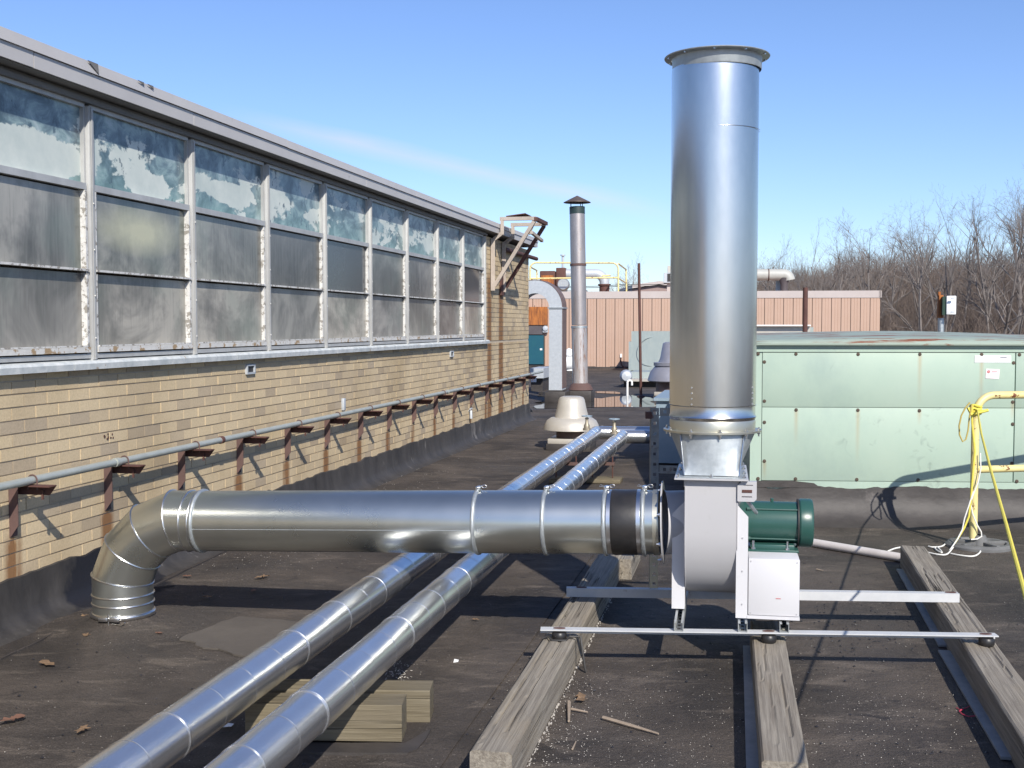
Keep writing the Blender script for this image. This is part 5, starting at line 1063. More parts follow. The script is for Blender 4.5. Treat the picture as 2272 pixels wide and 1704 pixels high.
for i, px_ in enumerate((1062, 1213, 1345.5, 1430)):
    cc = dxp(px_); cb = ringband('clamp_ring', cc, dv, RD, 0.020, galvd, 0.009)
    tp = cc + Z * (RD + 0.012); m = MB()
    m.box(tp + fu * .0, (0.024, 0.045, 0.018), (dv, w_, Z), 0.003); m.tube([tp + fv * .03 + Z * .006, tp - fv * .035 + Z * .006], 0.0035, 6)
    m.tube([tp + dv * .005 + Z * .004] + [tp + dv * (0.028 + .012 * math.cos(t)) + Z * (0.008 + .007 * math.sin(t)) for t in [math.pi + k * math.pi / 4 for k in range(8)]] + [tp + Z * .004], 0.0018, 5)
    if i > 1: m.tube([tp - dv * .005 + Z * .004, tp - dv * .03 + Z * .016, tp - dv * .036 + Z * .008, tp + Z * .002], 0.0018, 5)
    m.build('clamp_latch', bolt, cb)
dtube('end_ring', dxp(1351), dxp(1359.5), RD + .002, bolt); a, b = dxp(1360), dxp(1417); L = (b - a).length
mm_ = MB(); mm_.lathe([(RD + .001, 0), (RD + .004, L * .1), (RD + .0015, L * .5), (RD + .003, L * .9), (RD + .001, L)], a, (b - a).normalized(), 64); mm_.build('rubber_sleeve', rubber, duct)
dtube('end_ring', dxp(1416), dxp(1424), RD + .003, bolt)
dtube('spigot', dxp(1424), dxp(1453), RD - .001, galv)
dtube('chromate_ring', dxp(1451), dxp(1464), RD + .002, chrom)
# fan inlet flange and cone
ifc = dxp(1470); m = MB(); m.lathe([(RD - .01, 0), (0.196, 0), (0.196, .006), (RD - .01, .006)], ifc, dv, 64); inf = m.build('inlet_flange', fanp, fan)
rng = []
for k in range(8):
    t = k * math.pi / 4 + .35; rng.append(ifc - dv * .001 + (w_ * math.cos(t) + Z * math.sin(t)) * 0.180)
bolts(rng, 0.009, 0.008, fan, axis=-dv, nut=True)
ie = fp(-HW - .002, SV, SHZ); L = (ie - ifc).length; m = MB(); m.lathe([(RD + .0, 0.006), (RD - .004, .02), (RD - .002, L)], ifc, (ie - ifc).normalized(), 64); m.build('inlet_cone', fanp, fan)
# elbow
RB_ = 0.385; hd = Vector((dv.x, dv.y, 0)).normalized()
E0 = dxp(424); Cc = Vector((E0.x, E0.y, E0.z)) - Z * RB_ ; Cc = Vector((E0.x, E0.y, E0.z - RB_))
def ep(a): return Cc + (-hd * math.cos(a) + Z * math.sin(a)) * RB_ + hd * 0.0      # a=0 vertical leg, pi/2 horizontal
def edir(a): return (hd * math.sin(a) + Z * math.cos(a))
def mitre(a, scale=1.0):
    # centre point on the segment polyline at angle a
    return Cc + (-hd * math.cos(a) + Z * math.sin(a)) * (RB_ / math.cos(math.radians(11.25)) if 0 < a < math.pi / 2 else RB_)
angs = [0, 11.25, 33.75, 56.25, 78.75, 90]
wv = hd.cross(Z).normalized()
def ering(a, n=64, r=RD):
    c = mitre(a); nrm = edir(a)                                # plane normal
    rad = (-hd * math.cos(a) + Z * math.sin(a)); k = 1 / math.cos(math.radians(11.25)) if 0 < a < math.pi / 2 else 1
    return [c + rad * (math.cos(t) * r * k) + wv * (math.sin(t) * r) for t in [2 * math.pi * i / n for i in range(n)]]
rings_ = [ering(math.radians(a)) for a in angs]
for i in range(5):
    m = MB(); m.add(rings_[i] + rings_[i + 1], [(k, (k + 1) % 64, (k + 1) % 64 + 64, k + 64) for k in range(64)], True); m.build('elbow_gore', galv, duct)
for i in range(1, 5):
    m = MB(); m.tube(ering(math.radians(angs[i]), 64, RD + .001), 0.0042, 8, closed=True); m.build('gore_seam', bolt, duct)
vb = mitre(0); V0 = Vector((vb.x, vb.y, 0.045)); 
dtube('floor_collar', V0, vb, RD, galv); dtube('neck', E0, cuts[0], RD, galv)
for z_ in (vb.z - .004, (vb.z + .045) / 2 + .012): m = MB(); m.tube([Vector((vb.x, vb.y, z_)) + (hd * math.cos(t) + wv * math.sin(t)) * (RD + .001) for t in [k * math.pi / 32 for k in range(64)]], 0.005, 8, closed=True); m.build('bead', bolt, duct)
for q in (0.04, 0.75): c = E0.lerp(cuts[0], q); m = MB(); m.tube([c + (Z * math.cos(t) + wv * math.sin(t)) * (RD + .001) for t in [k * math.pi / 32 for k in range(64)]], 0.0045, 8, closed=True); m.build('bead', bolt, duct)
cb = ringband('clamp_ring', cuts[0] + dv * .003, dv, RD, 0.018, galvd, 0.010)
cb = ringband('clamp_ring', Vector((vb.x, vb.y, .062)), Z, RD, 0.026, bolt, 0.010)
m = MB(); p = Vector((vb.x, vb.y, .062)) - fv * (RD + .016) + fu * .01; m.tube([p + Z * .03, p - Z * .035], .004, 6); m.box(p + fu * .03, (.06, .014, .02), (fu, fv, Z), .004); m.box(p - fu * .03, (.05, .014, .022), (fu, fv, Z), .004); m.tube([p + fu * .02 - Z * .02, p + fu * .07 - Z * .025, p + fu * .09 - Z * .01], .003, 6); m.build('clamp_latch', bolt, cb)
m = MB(); pr_l = [(RD + .002, 0.055), (RD + .006, 0.045), (RD + .03, 0.030), (RD + .12, 0.018), (RD + .26, 0.004), (RD + .30, -0.004)]
m.lathe(pr_l, Vector((vb.x, vb.y, 0.0)), Z, 48)
for v in m.v: v.z += 0.006 * noise.noise(v * 9)
m.build('roof_boot', roofm, roof)
m = MB(); P = []
for k in range(46):
    t = 2 * math.pi * k / 46; r = 1 + 0.35 * noise.noise(Vector((math.cos(t) * 1.6, math.sin(t) * 1.6, 3))) + .08 * noise.noise(Vector((k * 1.7, 0, 0))); P.append(wall(6.72 + 0.36 * r * math.cos(t), 0.088, 0.128) + (N * 0.71 * -1 + Z * 0.45) * (0.13 * r * math.sin(t)) + N * .008)


# ---- slotted angle stand
sa = thing('slotted_angle_stand', 'tall rust spotted slotted angle post with side arms behind the fan stack', 'stand', Vector((0.735, 6.02, 0.19)))
mm_ = MB(); xl = 0.716; yl = 6.02; 
def slot_angle(a, b, uu, ww, wd_=0.041, sp=0.05):
    d = (b - a).normalized(); L = (b - a).length; M1 = MB(); k = 0; h = 0
    n_ = max(2, int(L / sp)); st_ = L / n_
    for i in range(n_):                       # flange with round holes modelled as gaps between strips
        c = a + d * (st_ * (i + .5)); hole = .016
        M1.box(c + uu * (wd_ * .15), (st_, wd_ * .30, .003), (d, uu, ww)); M1.box(c + uu * (wd_ * .85), (st_, wd_ * .30, .003), (d, uu, ww))
        M1.box(c - d * (st_ / 2 - (st_ - hole) / 4) + uu * wd_ * .5, ((st_ - hole) / 2, wd_ * .4, .003), (d, uu, ww)); M1.box(c + d * (st_ / 2 - (st_ - hole) / 4) + uu * wd_ * .5, ((st_ - hole) / 2, wd_ * .4, .003), (d, uu, ww))
    M1.box((a + b) / 2 + ww * wd_ * .5, (L, .003, wd_), (d, uu, ww)); return M1
slot_angle(Vector((xl, yl, 0.19)), Vector((xl, yl, 0.44)), X, Y).build('lower_post', chrom, sa); slot_angle(Vector((xl, yl, 0.44)), Vector((xl, yl, 1.128)), X, Y).build('post', strutr, sa)
slot_angle(Vector((xl + .045, yl + .003, 1.088)), Vector((1.18, yl - .07, 1.088)), Z, Y).build('top_arm', strutr, sa); slot_angle(Vector((xl + .045, yl + .003, 0.79)), Vector((1.18, yl - .07, 0.79)), Z, Y).build('lower_arm', strutr, sa)
m = MB(); m.box((xl - .012, yl + .01, 1.09), (.03, .04, .035)); m.build('end_clip', rustdk, sa)

# ---- rails, pucks, struts under the fan
A0, A1 = Vector((0.129, 5.232, 0)), Vector((2.145, 5.125, 0)); B0, B1_ = Vector((0.285, 6.06, 0)), Vector((2.283, 5.935, 0))
rd1 = (A1 - A0).normalized(); rq = Vector((-rd1.y, rd1.x, 0)); ZR = 0.186
def rail(a, b, label):
    d = (b - a).normalized(); q = Vector((-d.y, d.x, 0)); mm_ = MB(); L = (b - a).length
    fr = 1 if 'nearer' in label else -1
    mm_.box((a + b) / 2 + Z * (ZR - .0025), (L, .054 if fr > 0 else .046, .005), (d, q, Z)); mm_.box((a + b) / 2 + q * .0205 * fr + Z * (ZR - (.0152 if fr > 0 else .025)), (L, .005, .020 if fr > 0 else .040), (d, q, Z)); return tag(mm_.build('steel_rail', railw), label, 'rail')
rail(A0, A1, 'white rust edged steel rail under the fan, the one nearer the camera'); rail(B0, B1_, 'white rust edged steel rail under the fan, the one farther back')
for (px_, p0_, nm) in ((1241, A0, 'left'), (1705, A0, 'middle'), (2187, A0, 'right'), (1290, B0, 'left'), (2107, B0, 'right')):
    base_y = G(px_, 1404 if p0_ is A0 else 1310, ZR); base_y = base_y
    a, b = (A0, A1) if p0_ is A0 else (B0, B1_); d = (b - a).normalized(); r_ = ray(px_, 1410); tt = (a.x * r_.y - a.y * r_.x) / (d.y * r_.x - d.x * r_.y); p = a + d * tt
    pk = thing('rail_puck', 'round black rubber foot under the %s rail on the %s timber' % ('front' if p0_ is A0 else 'rear', nm), 'foot', p + Z * .14, 'rubber feet under the rails')
    m = MB(); m.lathe([(.0, 0.0), (.030, 0), (.034, .008), (.034, .026), (.028, .034), (0, .034)], p + rq * (-.012 if p0_ is A0 else .018) + Z * .1405, Z, 20); m.build('puck', rubber, pk)
    m = MB(); P = [p + Z * (ZR + .0005) + (rd1 * math.cos(t) * 1.5 + rq * math.sin(t) * .6) * (0.018 + .005 * noise.noise(Vector((math.cos(t), math.sin(t), px_)))) for t in [k * math.pi / 8 for k in range(16)]]; m.prism(P, Z * .003); m.build('rust_bolt_head', rustdk, pk)
    if nm == 'left' and p0_ is A0:
        m = MB(); m.tube([p - rd1 * .075 - rq * .02 + Z * .145, p - rd1 * .05 - rq * .02 + Z * .155, p - rd1 * .03 - rq * .045 + Z * .143, p + rd1 * .03 - rq * .045 + Z * .143, p + rd1 * .045 - rq * .02 + Z * .155, p + rd1 * .095 - rq * .02 + Z * .155, p + rd1 * .115 - rq * .05 + Z * .02, p + rd1 * .12 - rq * .05 + Z * .005], .006, 6); m.build('hold_down_strap', blk, pk)
for i, px_ in enumerate((1504.5, 1646, 1738)):
    a = G(px_, 1400, ZR + .002); tt = (A0 - a).dot(rq); 
    r_ = ray(px_, 1405); k = (A0.x * r_.y - A0.y * r_.x) / (rd1.y * r_.x - rd1.x * r_.y); a = A0 + rd1 * k - rq * .024; L = 0.88
    d = fv; m = MB(); z0 = ZR + .001; h = .041; e_ = fu
    m.box(a + d * L / 2 + Z * (z0 + .0015), (L, .041, .003), (d, e_, Z))
    for sg in (-1, 1): m.box(a + d * L / 2 + e_ * (sg * .0192) + Z * (z0 + h / 2), (L, .0026, h), (d, e_, Z)); m.box(a + d * L / 2 + e_ * (sg * .0145) + Z * (z0 + h - .002), (L, .009, .003), (d, e_, Z))
    o = tag(m.build('strut_channel', strut), 'short galvanised strut channel under the fan, %s of three' % ('left end', 'middle', 'right end')[i], 'channel', 'strut channels under the fan')
    m = MB()
    for q in range(14): m.box(a + d * (.03 + q * .06) + Z * (z0 + .0034), (.028, .014, .0012), (d, e_, Z))
    stuff(m.build('slots', blk, o))
    if i == 2: m = MB(); m.lathe([(.014, 0), (.014, .003), (.009, .003), (.009, .008), (0, .008)], a + d * .035 + Z * (z0 + .003), Z, 8, False); m.build('washer', chrom, o)

# ---- timbers
def timber(name, a, L, dirv, w, h, label, mt_=timb, z0=0.0, seed=0, cat='timber', jag=0.0015, group=None, wane=0.008):
    # local x along the length, origin at the near end on the ground
    nx_ = int(L / 0.03) + 2; per = []
    c = wane
    def side(a_, b_, n): return [(a_[0] + (b_[0] - a_[0]) * i / n, a_[1] + (b_[1] - a_[1]) * i / n) for i in range(n)]
    P = [(-w / 2, 0.0), (w / 2, 0.0), (w / 2, h - c), (w / 2 - c, h), (-w / 2 + c, h), (-w / 2, h - c)]; nn_ = (2, 6, 1, 18, 1, 6)
    for i in range(6): per += side(P[i], P[(i + 1) % 6], nn_[i])
    n = len(per); mm_ = MB(); vs = []
    cr = [(random.uniform(-w * .35, w * .35), random.uniform(0.0, L * .6), random.uniform(.35, .9) * L, random.uniform(.3, .9)) for _ in range(4)]
    for i in range(nx_ + 1):
        x = L * i / nx_
        for (y_, z_) in per:
            v = Vector((x, y_, z_)); q = noise.noise(Vector((x * 1.5, y_ * 30, z_ * 30 + seed))) * jag * 1.6 + noise.noise(Vector((x * 9, y_ * 22, z_ * 22 + seed))) * jag
            if z_ > h - .001:
                for cy, cx0, cx1, dp_ in cr:
                    yy = cy + .012 * noise.noise(Vector((x * 2.2, cy * 50, seed))); dd_ = abs(y_ - yy)
                    if cx0 < x < cx1 and dd_ < .005: q -= .008 * dp_
            f_ = 1 if z_ > .002 else 0
            vs.append(v + Vector((0, (q if abs(y_) > w / 2 - .001 else 0), (q if z_ > h - .001 else 0))) * f_)
    mm_.add(vs, [(i * n + k, i * n + (k + 1) % n, (i + 1) * n + (k + 1) % n, (i + 1) * n + k) for i in range(nx_) for k in range(n)] + [tuple(range(n)), tuple(reversed(range(nx_ * n, (nx_ + 1) * n)))], False)
    o = mm_.build(name, mt_, origin=(0, 0, 0)); o.location = Vector((a.x, a.y, z0)); o.rotation_euler = (0, 0, math.atan2(dirv.y, dirv.x)); tag(o, label, cat, group); return o
def tline(px_near, py_near, w, zt=.14): return G(px_near, py_near, zt)
n1 = G(1089, 1667, .14); f1_ = G(1340, 1250, .14); d1 = (f1_ - n1).normalized(); d1.z = 0
timber('timber_sleeper', Vector((n1.x, n1.y, 0)), 3.45, d1, .143, .14, 'grey weathered timber with sawn end towards the camera, left of three under the fan', seed=1)
n2 = G(1741.5, 1690, .14); d2 = (G(1707, 1430, .14) - n2).normalized()
timber('timber_sleeper', Vector((n2.x, n2.y, 0)), 1.85, d2, .148, .14, 'grey weathered timber with a long split, middle of three under the fan', seed=5)
n3 = G(2025, 1211, .14); d3 = (n3 - G(2160, 1408, .14)).normalized(); a3 = n3 - d3 * 4.6
timber('timber_sleeper', Vector((a3.x, a3.y, 0)), 4.6, d3, .150, .14, 'grey weathered timber at the right edge, right of three under the fan', seed=9)
q4 = G(1372, 1285); timber('timber_offcut', q4 + N * .03, .62, d1, .10, .125, 'short pale timber offcut lying against the left timber behind the duct', seed=12)
# metal protection strips and mortar crumbs along the timbers
def strip(a, b, w, label, name='metal_strip', h=.012, mt_=padm):
    d = (b - a).normalized(); q = Vector((-d.y, d.x, 0)); mm_ = MB(); mm_.box((a + b) / 2 + Z * (.005 + h / 2), ((b - a).length, w, h), (d, q, Z), .001); return tag(mm_.build(name, mt_), label, 'strip')
strip(G(1676, 1720), G(1663, 1440), .062, 'flat grey metal strip lying left of the middle timber')
strip(G(2240, 1690), G(2096, 1450), .060, 'flat grey metal strip left of the right timber, the length nearer the camera')
strip(G(2094, 1438), G(1998, 1268), .050, 'flat grey metal strip left of the right timber, the length farther back')

# ---- insulated pipes
PR = 0.078; PZ = 0.280
def axis_pt(px, py): return G(px, py, PZ)
pns = []
for i, (n_, f_) in enumerate((((277, 1704), (1323, 960)), ((544, 1704), (1381, 969)))):
    a, b = axis_pt(*n_), axis_pt(*f_); d = (b - a).normalized(); a = a - d * 0.9
    pipe_ = thing('insulated_pipe', 'aluminium jacketed pipe crossing the foreground, %s of the pair' % ('left one' if i == 0 else 'right one'), 'pipe', a, 'pair of jacketed pipes')
    L = (b - a).length; s_ = 0.15 + .22 * i; k = 0
    side_ = d.cross(Z).normalized()
    while s_ < L:
        e_ = min(s_ + 0.50, L); j = random.uniform(-.0015, .0015)
        m = MB(); nseg = 10; prof = []
        pts = [a + d * (s_ + (e_ - s_ - .001) * t / nseg) for t in range(nseg + 1)]
        m.tube(pts, [PR + j + (.0016 if t == 0 else 0) + .0012 * noise.noise(Vector((s_ * 3 + t, i, 0))) for t in range(nseg + 1)], 40); sec = m.build('jacket_section', alum, pipe_)
        k += 1
        if k % 2: m = MB(); m.lathe([(PR + j + .0012, 0), (PR + j + .0022, .0005), (PR + j + .0022, .0035), (PR + j + .0012, .004)], a + d * (s_ + .004), d, 40); m.build('strap_band', bolt, pipe_)
        m = MB(); m.lathe([(PR + j + .0006, 0), (PR + j + .0012, .0002), (PR + j + .0006, .003)], a + d * (s_ + .26), d, 40); m.build('lap_edge', alum, pipe_)
        s_ = e_
    pns.append((a, b, d))
# headers turning right, valves
hd2 = Vector((1, -0.10, 0)).normalized()
for i in (0, 1):
    b = pns[i][1]; end = D(1452, (961, 973)[i], b.y - .25); end = Vector((end.x, b.y - (end.x - b.x) * .12, PZ)) + X * 0.35
    hp = thing('header_pipe', 'shiny jacketed header pipe turning right behind the post, %s' % ('farther one' if i == 0 else 'nearer one'), 'pipe', b, 'header pipes')
    m = MB(); m.tube([b - pns[i][2] * .02, b + (end - b).normalized() * .06, end], PR, 24); m.build('jacket', alum, hp)
    m = MB()
    for q in range(26):
        p = b + Vector((random.uniform(-.05, .12), -.045 + random.uniform(-.02, .0), random.uniform(-.03, .05))); r_ = random.uniform(.006, .018); m.prism([p + Vector((random.uniform(-r_, r_), random.uniform(-.01, .01), random.uniform(-r_, r_))) for _ in range(4)], Vector((0, -.003, .002)))
    m.build('crumpled_tape', bolt, hp)
    vb_ = D((1302, 1363)[i], (955, 962)[i], b.y - (.35 if i == 0 else .28)); vb_.z = PZ
    vl = thing('gate_valve', 'small gate valve with round handwheel on the %s jacketed pipe' % ('left' if i == 0 else 'right'), 'valve', vb_)
    m = MB(); m.lathe([(.045, .06), (.045, .085), (.034, .085), (.034, .12), (.02, .14), (.016, .19), (.022, .19), (.022, .205), (.008, .21)], vb_, Z, 20); m.build('bonnet', mat('valve_brass%d' % i, (0.25, .22, .17), (.36, .32, .25), rough=.5, metal=.5) if i == 0 else MATS['valve_brass0'], vl)
    m = MB(); w_c = vb_ + Z * .225; m.tube([w_c + Vector((math.cos(t), math.sin(t), 0)) * .058 for t in [k * math.pi / 10 for k in range(20)]], .006, 6, closed=True)
    for q in range(4): t = q * math.pi / 2 + .3; m.tube([w_c, w_c + Vector((math.cos(t), math.sin(t), 0)) * .056], .005, 5)
    m.lathe([(.006, -.03), (.008, .01), (.0, .012)], w_c, Z, 8); m.build('handwheel', bluegrey, vl)
# rusty pipe stands
for i, (px_, py_) in enumerate(((1287, 1007), (1353, 1008))):
    c = D(px_, py_, G(px_, 1070).y); a, b, d = pns[i]; t = (c.y - a.y) / d.y; c = a + d * t; sd_ = d.cross(Z).normalized()
    ps = thing('pipe_stand', 'rusty threaded rod support on a wood pad under the %s jacketed pipe' % ('left' if i == 0 else 'right'), 'stand', Vector((c.x, c.y, 0)))
    m = MB(); m.box(c - Z * (PR + .016), (.24, .04, .03), (sd_, d, Z)); m.tube([c - sd_ * .09 - Z * .09, c - sd_ * .075 - Z * .02], .008, 6); m.build('saddle', rust, ps)
    m = MB()
    for sg in (-1, 1): m.tube([Vector((c.x, c.y, .03)) + sd_ * (.10 * sg), Vector((c.x, c.y, PZ - .02)) + sd_ * (.10 * sg)], .007, 6)
    m.build('threaded_rod', rustdk, ps); m = MB(); m.box(Vector((c.x, c.y, .025)) + sd_ * .02, (.34, .26, .04), (sd_, d, Z), .004); m.build('wood_pad', timbn, ps)
# blocks under the pipes
def block(x0, x1, yf, h, w, z0, label, seed):
    o = timber('timber_block', Vector((x0, yf + w / 2, 0)), x1 - x0, Vector((1, -.035, 0)).normalized(), w, h, label, timbn, z0, seed, 'timber block', jag=.0008, wane=.003); return o
block(-.99, -.405, 4.29, .135, .14, .012, 'greenish square timber block under the two jacketed pipes, the nearer of two', 21)
block(-.95, -.317, 4.52, .13, .14, .0, 'greenish square timber block under the two jacketed pipes, the one behind', 25)

# ============================================================ BARE TREES
def make_tree(seed, H, spread, dense=1.0):
    rnd = random.Random(seed); tk = MB(); tw = MB()
    def limb(mb_, p, d, L, r, n, bend):
        pts = [p.copy()]; rs = [r]; dd_ = d.copy()
        for i in range(n):
            dd_ = (dd_ + Vector((rnd.gauss(0, bend), rnd.gauss(0, bend), rnd.gauss(0.02, bend * .6)))).normalized(); p = p + dd_ * (L / n); pts.append(p.copy()); rs.append(max(.004, r * (1 - .72 * (i + 1) / n)))
        mb_.tube(pts, rs, 5 if r > .06 else 3, cap=False, smooth=False); return pts, rs, dd_
    def grow(p, d, L, r, lvl):
        pts, rs, _ = limb(tk if lvl < 1 else tw, p, d, L, r, 6 if lvl == 0 else (5 if lvl < 3 else 3), .07 + .06 * lvl)
        if lvl >= 4: return
        nb = int((9, 6, 4, 2.7)[lvl] * dense + .5)
        for i in range(nb):
            k = rnd.uniform(.30 if lvl == 0 else .22, .98) ** (.75 if lvl == 0 else 1); j = min(len(pts) - 2, int(k * (len(pts) - 1))); f = k * (len(pts) - 1) - j; q = pts[j].lerp(pts[j + 1], f); ax_ = (pts[j + 1] - pts[j]).normalized()
            t = rnd.uniform(0, 2 * math.pi); u, w = frame_from(ax_); side = u * math.cos(t) + w * math.sin(t); an = rnd.uniform(.35, .95) * spread
            nd_ = (ax_ * math.cos(an) + side * math.sin(an)); nd_.z += .18; nd_.normalize(); rr = (rs[j] * (1 - f) + rs[j + 1] * f) * rnd.uniform(.5, .72)
            grow(q, nd_, L * rnd.uniform(.32, .55) * (1.15 - .4 * k), max(.006, rr), lvl + 1)
    grow(Vector((0, 0, 0)), Vector((rnd.uniform(-.06, .06), rnd.uniform(-.05, .05), 1)).normalized(), H, H * .0135, 0)
    return tk, tw
protos = []
for k in range(7):
    tk, tw = make_tree(100 + k, 15.0, (.9, 1.1, .8, 1.0, 1.2, .85, 1.0)[k], (1, 1.05, .95, 1.1, 1, .9, 1.05)[k])
    protos.append((tk, tw))
tree_roots = []
def place_tree(k, x, y, s, rz, label):
    z = hill(x, y) - .3
    if protos[k] and isinstance(protos[k][0], MB):
        r = thing('bare_tree', label, 'tree', (0, 0, 0), 'bare trees behind the roofs'); protos[k][0].build('trunk', bark, r); protos[k][1].build('crown', bark, r); protos[k] = (r, None)
    else:
        r = copy_tree(protos[k][0])
    r.location = (x, y, z); r.scale = (s, s, s * 1.0); r.rotation_euler = (0, 0, rz); r['label'] = label; r['category'] = 'tree'; r['group'] = 'bare trees behind the roofs'
    return r
TL = 'leafless grey brown tree standing in the bare wood behind the roofs'
rt = random.Random(4)
def top_for(px):   # height of the wood's skyline in the photograph
    P = [(1385, 640), (1640, 622), (1700, 604), (1790, 580), (1850, 555), (1920, 545), (1975, 510), (2060, 502), (2130, 500), (2200, 500), (2272, 455), (2500, 400), (2900, 400)]
    for (a, b), (c, d) in zip(P, P[1:]):
        if a <= px <= c: return b + (d - b) * (px - a) / (c - a)
    return 640 if px < 1385 else 400
LBL = ((1860, 'leafless tree of the bare wood rising over the pink clad building'), (2020, 'leafless tree of the bare wood between the pink building and the mast box'), (2160, 'leafless tree of the bare wood behind the white mast box'), (9999, 'tall leafless tree of the bare wood at the right edge'))
i = 0
for row_, (y_, n_) in enumerate(((84, 10), (93, 10), (104, 11), (118, 10))):
    for q in range(n_):
        px_ = 1690 + (2440 - 1690) * (q + rt.uniform(.1, .9)) / n_; yy = y_ + rt.uniform(-4, 4); x_ = (px_ - 1136) / FOC * yy; ptop = top_for(px_) + rt.uniform(0, 48) + (0, 6, 6, 16)[row_]
        ztp = D(px_, ptop, yy).z; s = (ztp - hill(x_, yy) + .3) / 15.6; s = max(.45, s)
        place_tree(i % 7, x_, yy, s, rt.uniform(0, 6.28), next(l for p_, l in LBL if px_ < p_)); i += 1
for px_, pt in ((1330, 642), (1400, 632), (1430, 627), (1665, 606), (1680, 612)):
    yy = 95 + rt.uniform(-4, 6); x_ = (px_ - 1136) / FOC * yy; s = (D(px_, pt, yy).z - hill(x_, yy) + .3) / 15.6; place_tree(i % 7, x_, yy, max(.4, s), rt.uniform(0, 6.28), 'small leafless tree top just showing over the pink building beside the stacks'); i += 1
# undergrowth and small stems that read as one brown mass
m = MB(); rt2 = random.Random(9)
for q in range(15000):
    yy = 86 + 66 * rt2.random() ** 1.2; px_ = rt2.uniform(1640, 2520); x_ = (px_ - 1136) / FOC * yy; z0 = hill(x_, yy) - .2; hgt = rt2.uniform(2.0, 5.8) * (1.1 if px_ > 1850 else .75)
    p0_ = Vector((x_, yy, z0)); ln = Vector((rt2.gauss(0, .13), rt2.gauss(0, .13), 1)) * hgt; r_ = rt2.uniform(.02, .06)
    vs = []; fs = []
    def stick(a, b, r):
        o = len(vs); 
        for kk in range(3): t = kk * 2.094; vs.append(a + Vector((math.cos(t) * r, math.sin(t) * r, 0)))
        vs.append(b); fs.extend([(o, o + 1, o + 3), (o + 1, o + 2, o + 3), (o + 2, o, o + 3)])
    stick(p0_, p0_ + ln, r_)
    for _ in range(7):
        k_ = rt2.uniform(.25, .95); a = p0_ + ln * k_; stick(a, a + Vector((rt2.gauss(0, .75), rt2.gauss(0, .5), rt2.uniform(.3, 1.5))), r_ * .5)
    m.add(vs, fs)
stuff(tag(m.build('thicket', brushm, origin=(0, 90, 0)), 'dense brown leafless thicket filling the wood behind the green unit', 'thicket'))

# ============================================================ LITTER ON THE ROOF
def leaf(px, py, s, label, mt_=leafm):
    s *= .62
    c = G(px, py, .012); n = 16; rz = random.uniform(0, 6.28); P = []; m = MB()
    for k in range(n):
        t = 2 * math.pi * k / n; r = s * (1.0 if k % 2 == 0 else .72) * (.55 + 1.1 * abs(math.cos(t)) ** 1.5) * random.uniform(.75, 1.25); P.append(c + Vector((r * math.cos(t + rz), r * math.sin(t + rz), random.uniform(0.002, s * .45))))
    m.add([c + Z * .004] + P, [(0, k + 1, (k + 1) % n + 1) for k in range(n)]); return tag(m.build('dry_leaf', mt_, thick=.0012), label, 'leaf', 'dry leaves on the roof')
leaf(582, 1281, .050, 'largest curled tan oak leaf, between the elbow and the jacketed pipes')
leaf(563, 1311, .032, 'small reddish leaf inside the band of duct shadow', leafr)
leaf(415, 1279, .032, 'rust coloured leaf right of the elbow', leafr)
leaf(460, 1325, .035, 'dark curled leaf in the duct shadow right of the elbow')
leaf(190, 1368, .038, 'pale leaf touching the left foot of the elbow')
leaf(105, 1473, .045, 'dark crumpled leaf on the open roof below the brick wall'); leaf(190, 1410, .034, 'brown leaf just below the foot of the elbow, left of it')
leaf(30, 1597, .050, 'reddish leaf at the lower left edge', leafr); leaf(183, 1620, .036, 'tan leaf left of the left jacketed pipe, near the bottom'); leaf(352, 1405, .024, 'small rust leaf below and right of the elbow', leafr)
leaf(1290, 1550, .045, 'curled pale leaf against the left timber below the front rail') 
leaf(1055, 1375, .022, 'tiny yellow leaf in the shade right of the jacketed pipes')
def stick(pts, r, label):
    m = MB(); m.tube([G(a, b, r + .004) for a, b in pts], [r * 1.0] * (len(pts) - 1) + [r * .5], 6); return tag(m.build('dry_stick', stickm), label, 'stick')
stick([(1338, 1592), (1400, 1610), (1461, 1628)], .0075, 'long thin dry splinter lying between the left and middle timbers')
stick([(1262, 1558), (1262, 1600)], .009, 'short upright looking dry splinter beside the left timber'); stick([(1268, 1573), (1304, 1580)], .006, 'short dry splinter lying crosswise beside the left timber')
stick([(1270, 1662), (1278, 1645)], .004, 'tiny dry splinter near the bottom between the timbers'); stick([(1812, 1263), (1826, 1266)], .005, 'tiny orange splinter right of the white motor cabinet')
m = MB(); pts = [G(*p, .006) for p in ((2122, 1570), (2130, 1575), (2142, 1572), (2150, 1567), (2160, 1568), (2168, 1576), (2165, 1588), (2150, 1590), (2136, 1585), (2128, 1578), (2145, 1570))]; m.tube(pts, .0022, 5); tag(m.build('red_string', pinkst), 'loop of thin red string on the roof left of the right timber', 'string')
for (a, b, lb_) in ((505, 1612, 'crumpled white scrap between the two jacketed pipes at lower left'), (1012, 1469, 'small white scrap right of the jacketed pipes'), (704, 1448, 'small white scrap beside the left jacketed pipe'), (968, 1380, 'small white scrap in the shade beside the right jacketed pipe')):
    c = G(a, b, .006); m = MB(); w_ = .022 if a == 505 else .012; m.prism([c + Vector((-w_, -.008, 0)), c + Vector((w_ * .8, -.012, .004)), c + Vector((w_, .010, .006)), c + Vector((-w_ * .7, .012, .010))], Z * .002); tag(m.build('paper_scrap', whitep), lb_, 'scrap')
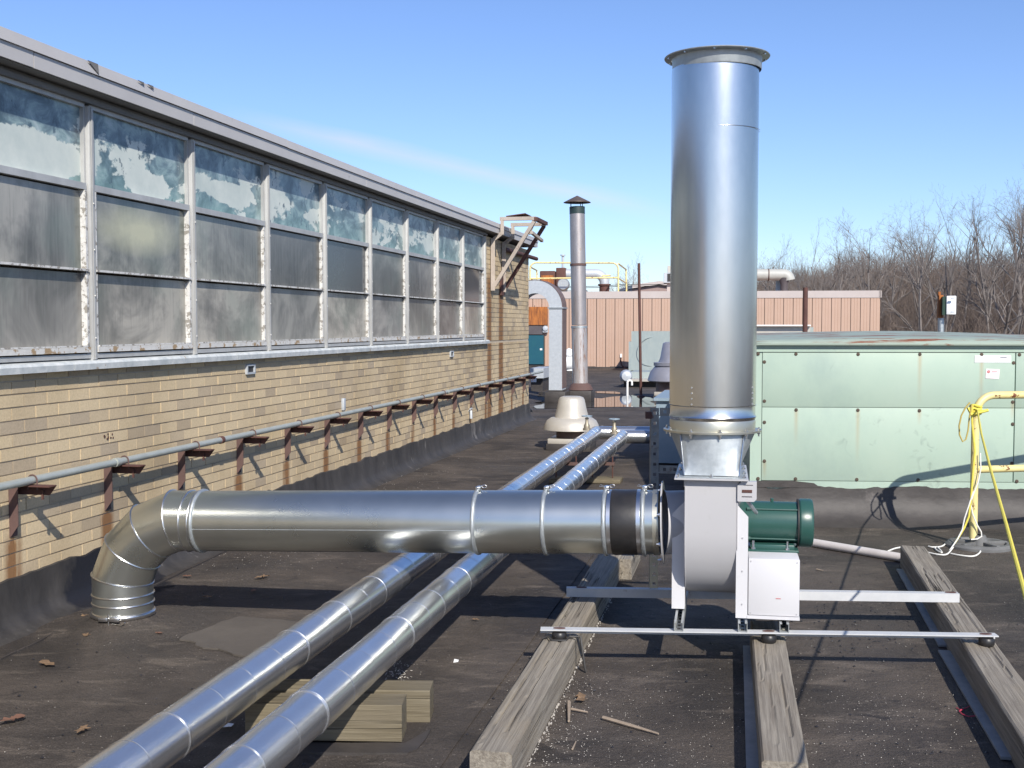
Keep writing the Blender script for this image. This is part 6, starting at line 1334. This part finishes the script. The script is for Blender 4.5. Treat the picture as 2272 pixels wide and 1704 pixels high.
# small dark crumbs of dried tar and mud
m = MB(); rk = random.Random(8)
for _ in range(700):
    p = G(rk.uniform(-50, 2300), rk.uniform(1150, 1704)) if rk.random() < .6 else G(rk.gauss(1880, 150), rk.gauss(1400, 40)); s = rk.uniform(.002, .009); u = rk.uniform(0, 6.28)
    q = [p + Vector((math.cos(u + k * 1.26) * s * rk.uniform(.6, 1.2), math.sin(u + k * 1.26) * s * rk.uniform(.5, 1.1), .003)) for k in range(5)]; m.add(q + [p + Z * (.003 + s * .7)], [(k, (k + 1) % 5, 5) for k in range(5)])
stuff(tag(m.build('dark_debris', tar, origin=(0, 0, 0)), 'scattered dark crumbs of dried tar over the roof', 'debris'))
# loose chips, grit and crumbs
m = MB(); rg = random.Random(3)
def grit(n, f, smin, smax):
    for _ in range(n):
        p = f(); s = rg.uniform(smin, smax); u = rg.uniform(0, 6.28); q = [p + Vector((math.cos(u + k * 1.57) * s, math.sin(u + k * 1.57) * s * rg.uniform(.5, 1), .004)) for k in range(4)]; m.add(q + [p + Z * (.004 + s * .9)], [(0, 1, 4), (1, 2, 4), (2, 3, 4), (3, 0, 4)])
grit(600, lambda: G(rg.uniform(0, 2272), rg.uniform(1120, 1704) ** 1.0), .0009, .0028)
grit(330, lambda: G(rg.gauss(1480, 170), rg.uniform(1500, 1704)), .0008, .0022)
grit(420, lambda: G(rg.gauss(1230, 55) - (1600 - (yy_ := rg.uniform(1500, 1704))) * -.25, yy_), .0010, .003)
grit(160, lambda: G(rg.gauss(880, 26), rg.gauss(1493, 12)), .001, .0045)
grit(90, lambda: G(rg.gauss(560, 90), rg.gauss(1243, 14)), .001, .0035)
grit(330, lambda: G(rg.gauss(1950, 180), rg.gauss(1590, 60)), .0009, .0026)
grit(160, lambda: G(rg.gauss(860, 110), rg.gauss(1060, 30)), .002, .005)
stuff(tag(m.build('roof_grit', specw, origin=(0, 0, 0)), 'scattered pale grit and chips over the dark roof', 'grit'))
m = MB(); 
for q in range(170):
    t = rg.random() * 2.9; p = Vector((n1.x, n1.y, 0)) + d1 * t + N * (.076 + abs(rg.gauss(0, .006))); s = rg.uniform(.002, .006); m.box(p + Z * s * .6, (s * 2.4, s, s), (d1, N, Z))
stuff(tag(m.build('crumbled_sealant', specw, origin=(0, 0, 0)), 'crumbling pale sealant along the right foot of the left timber', 'crumbs'))
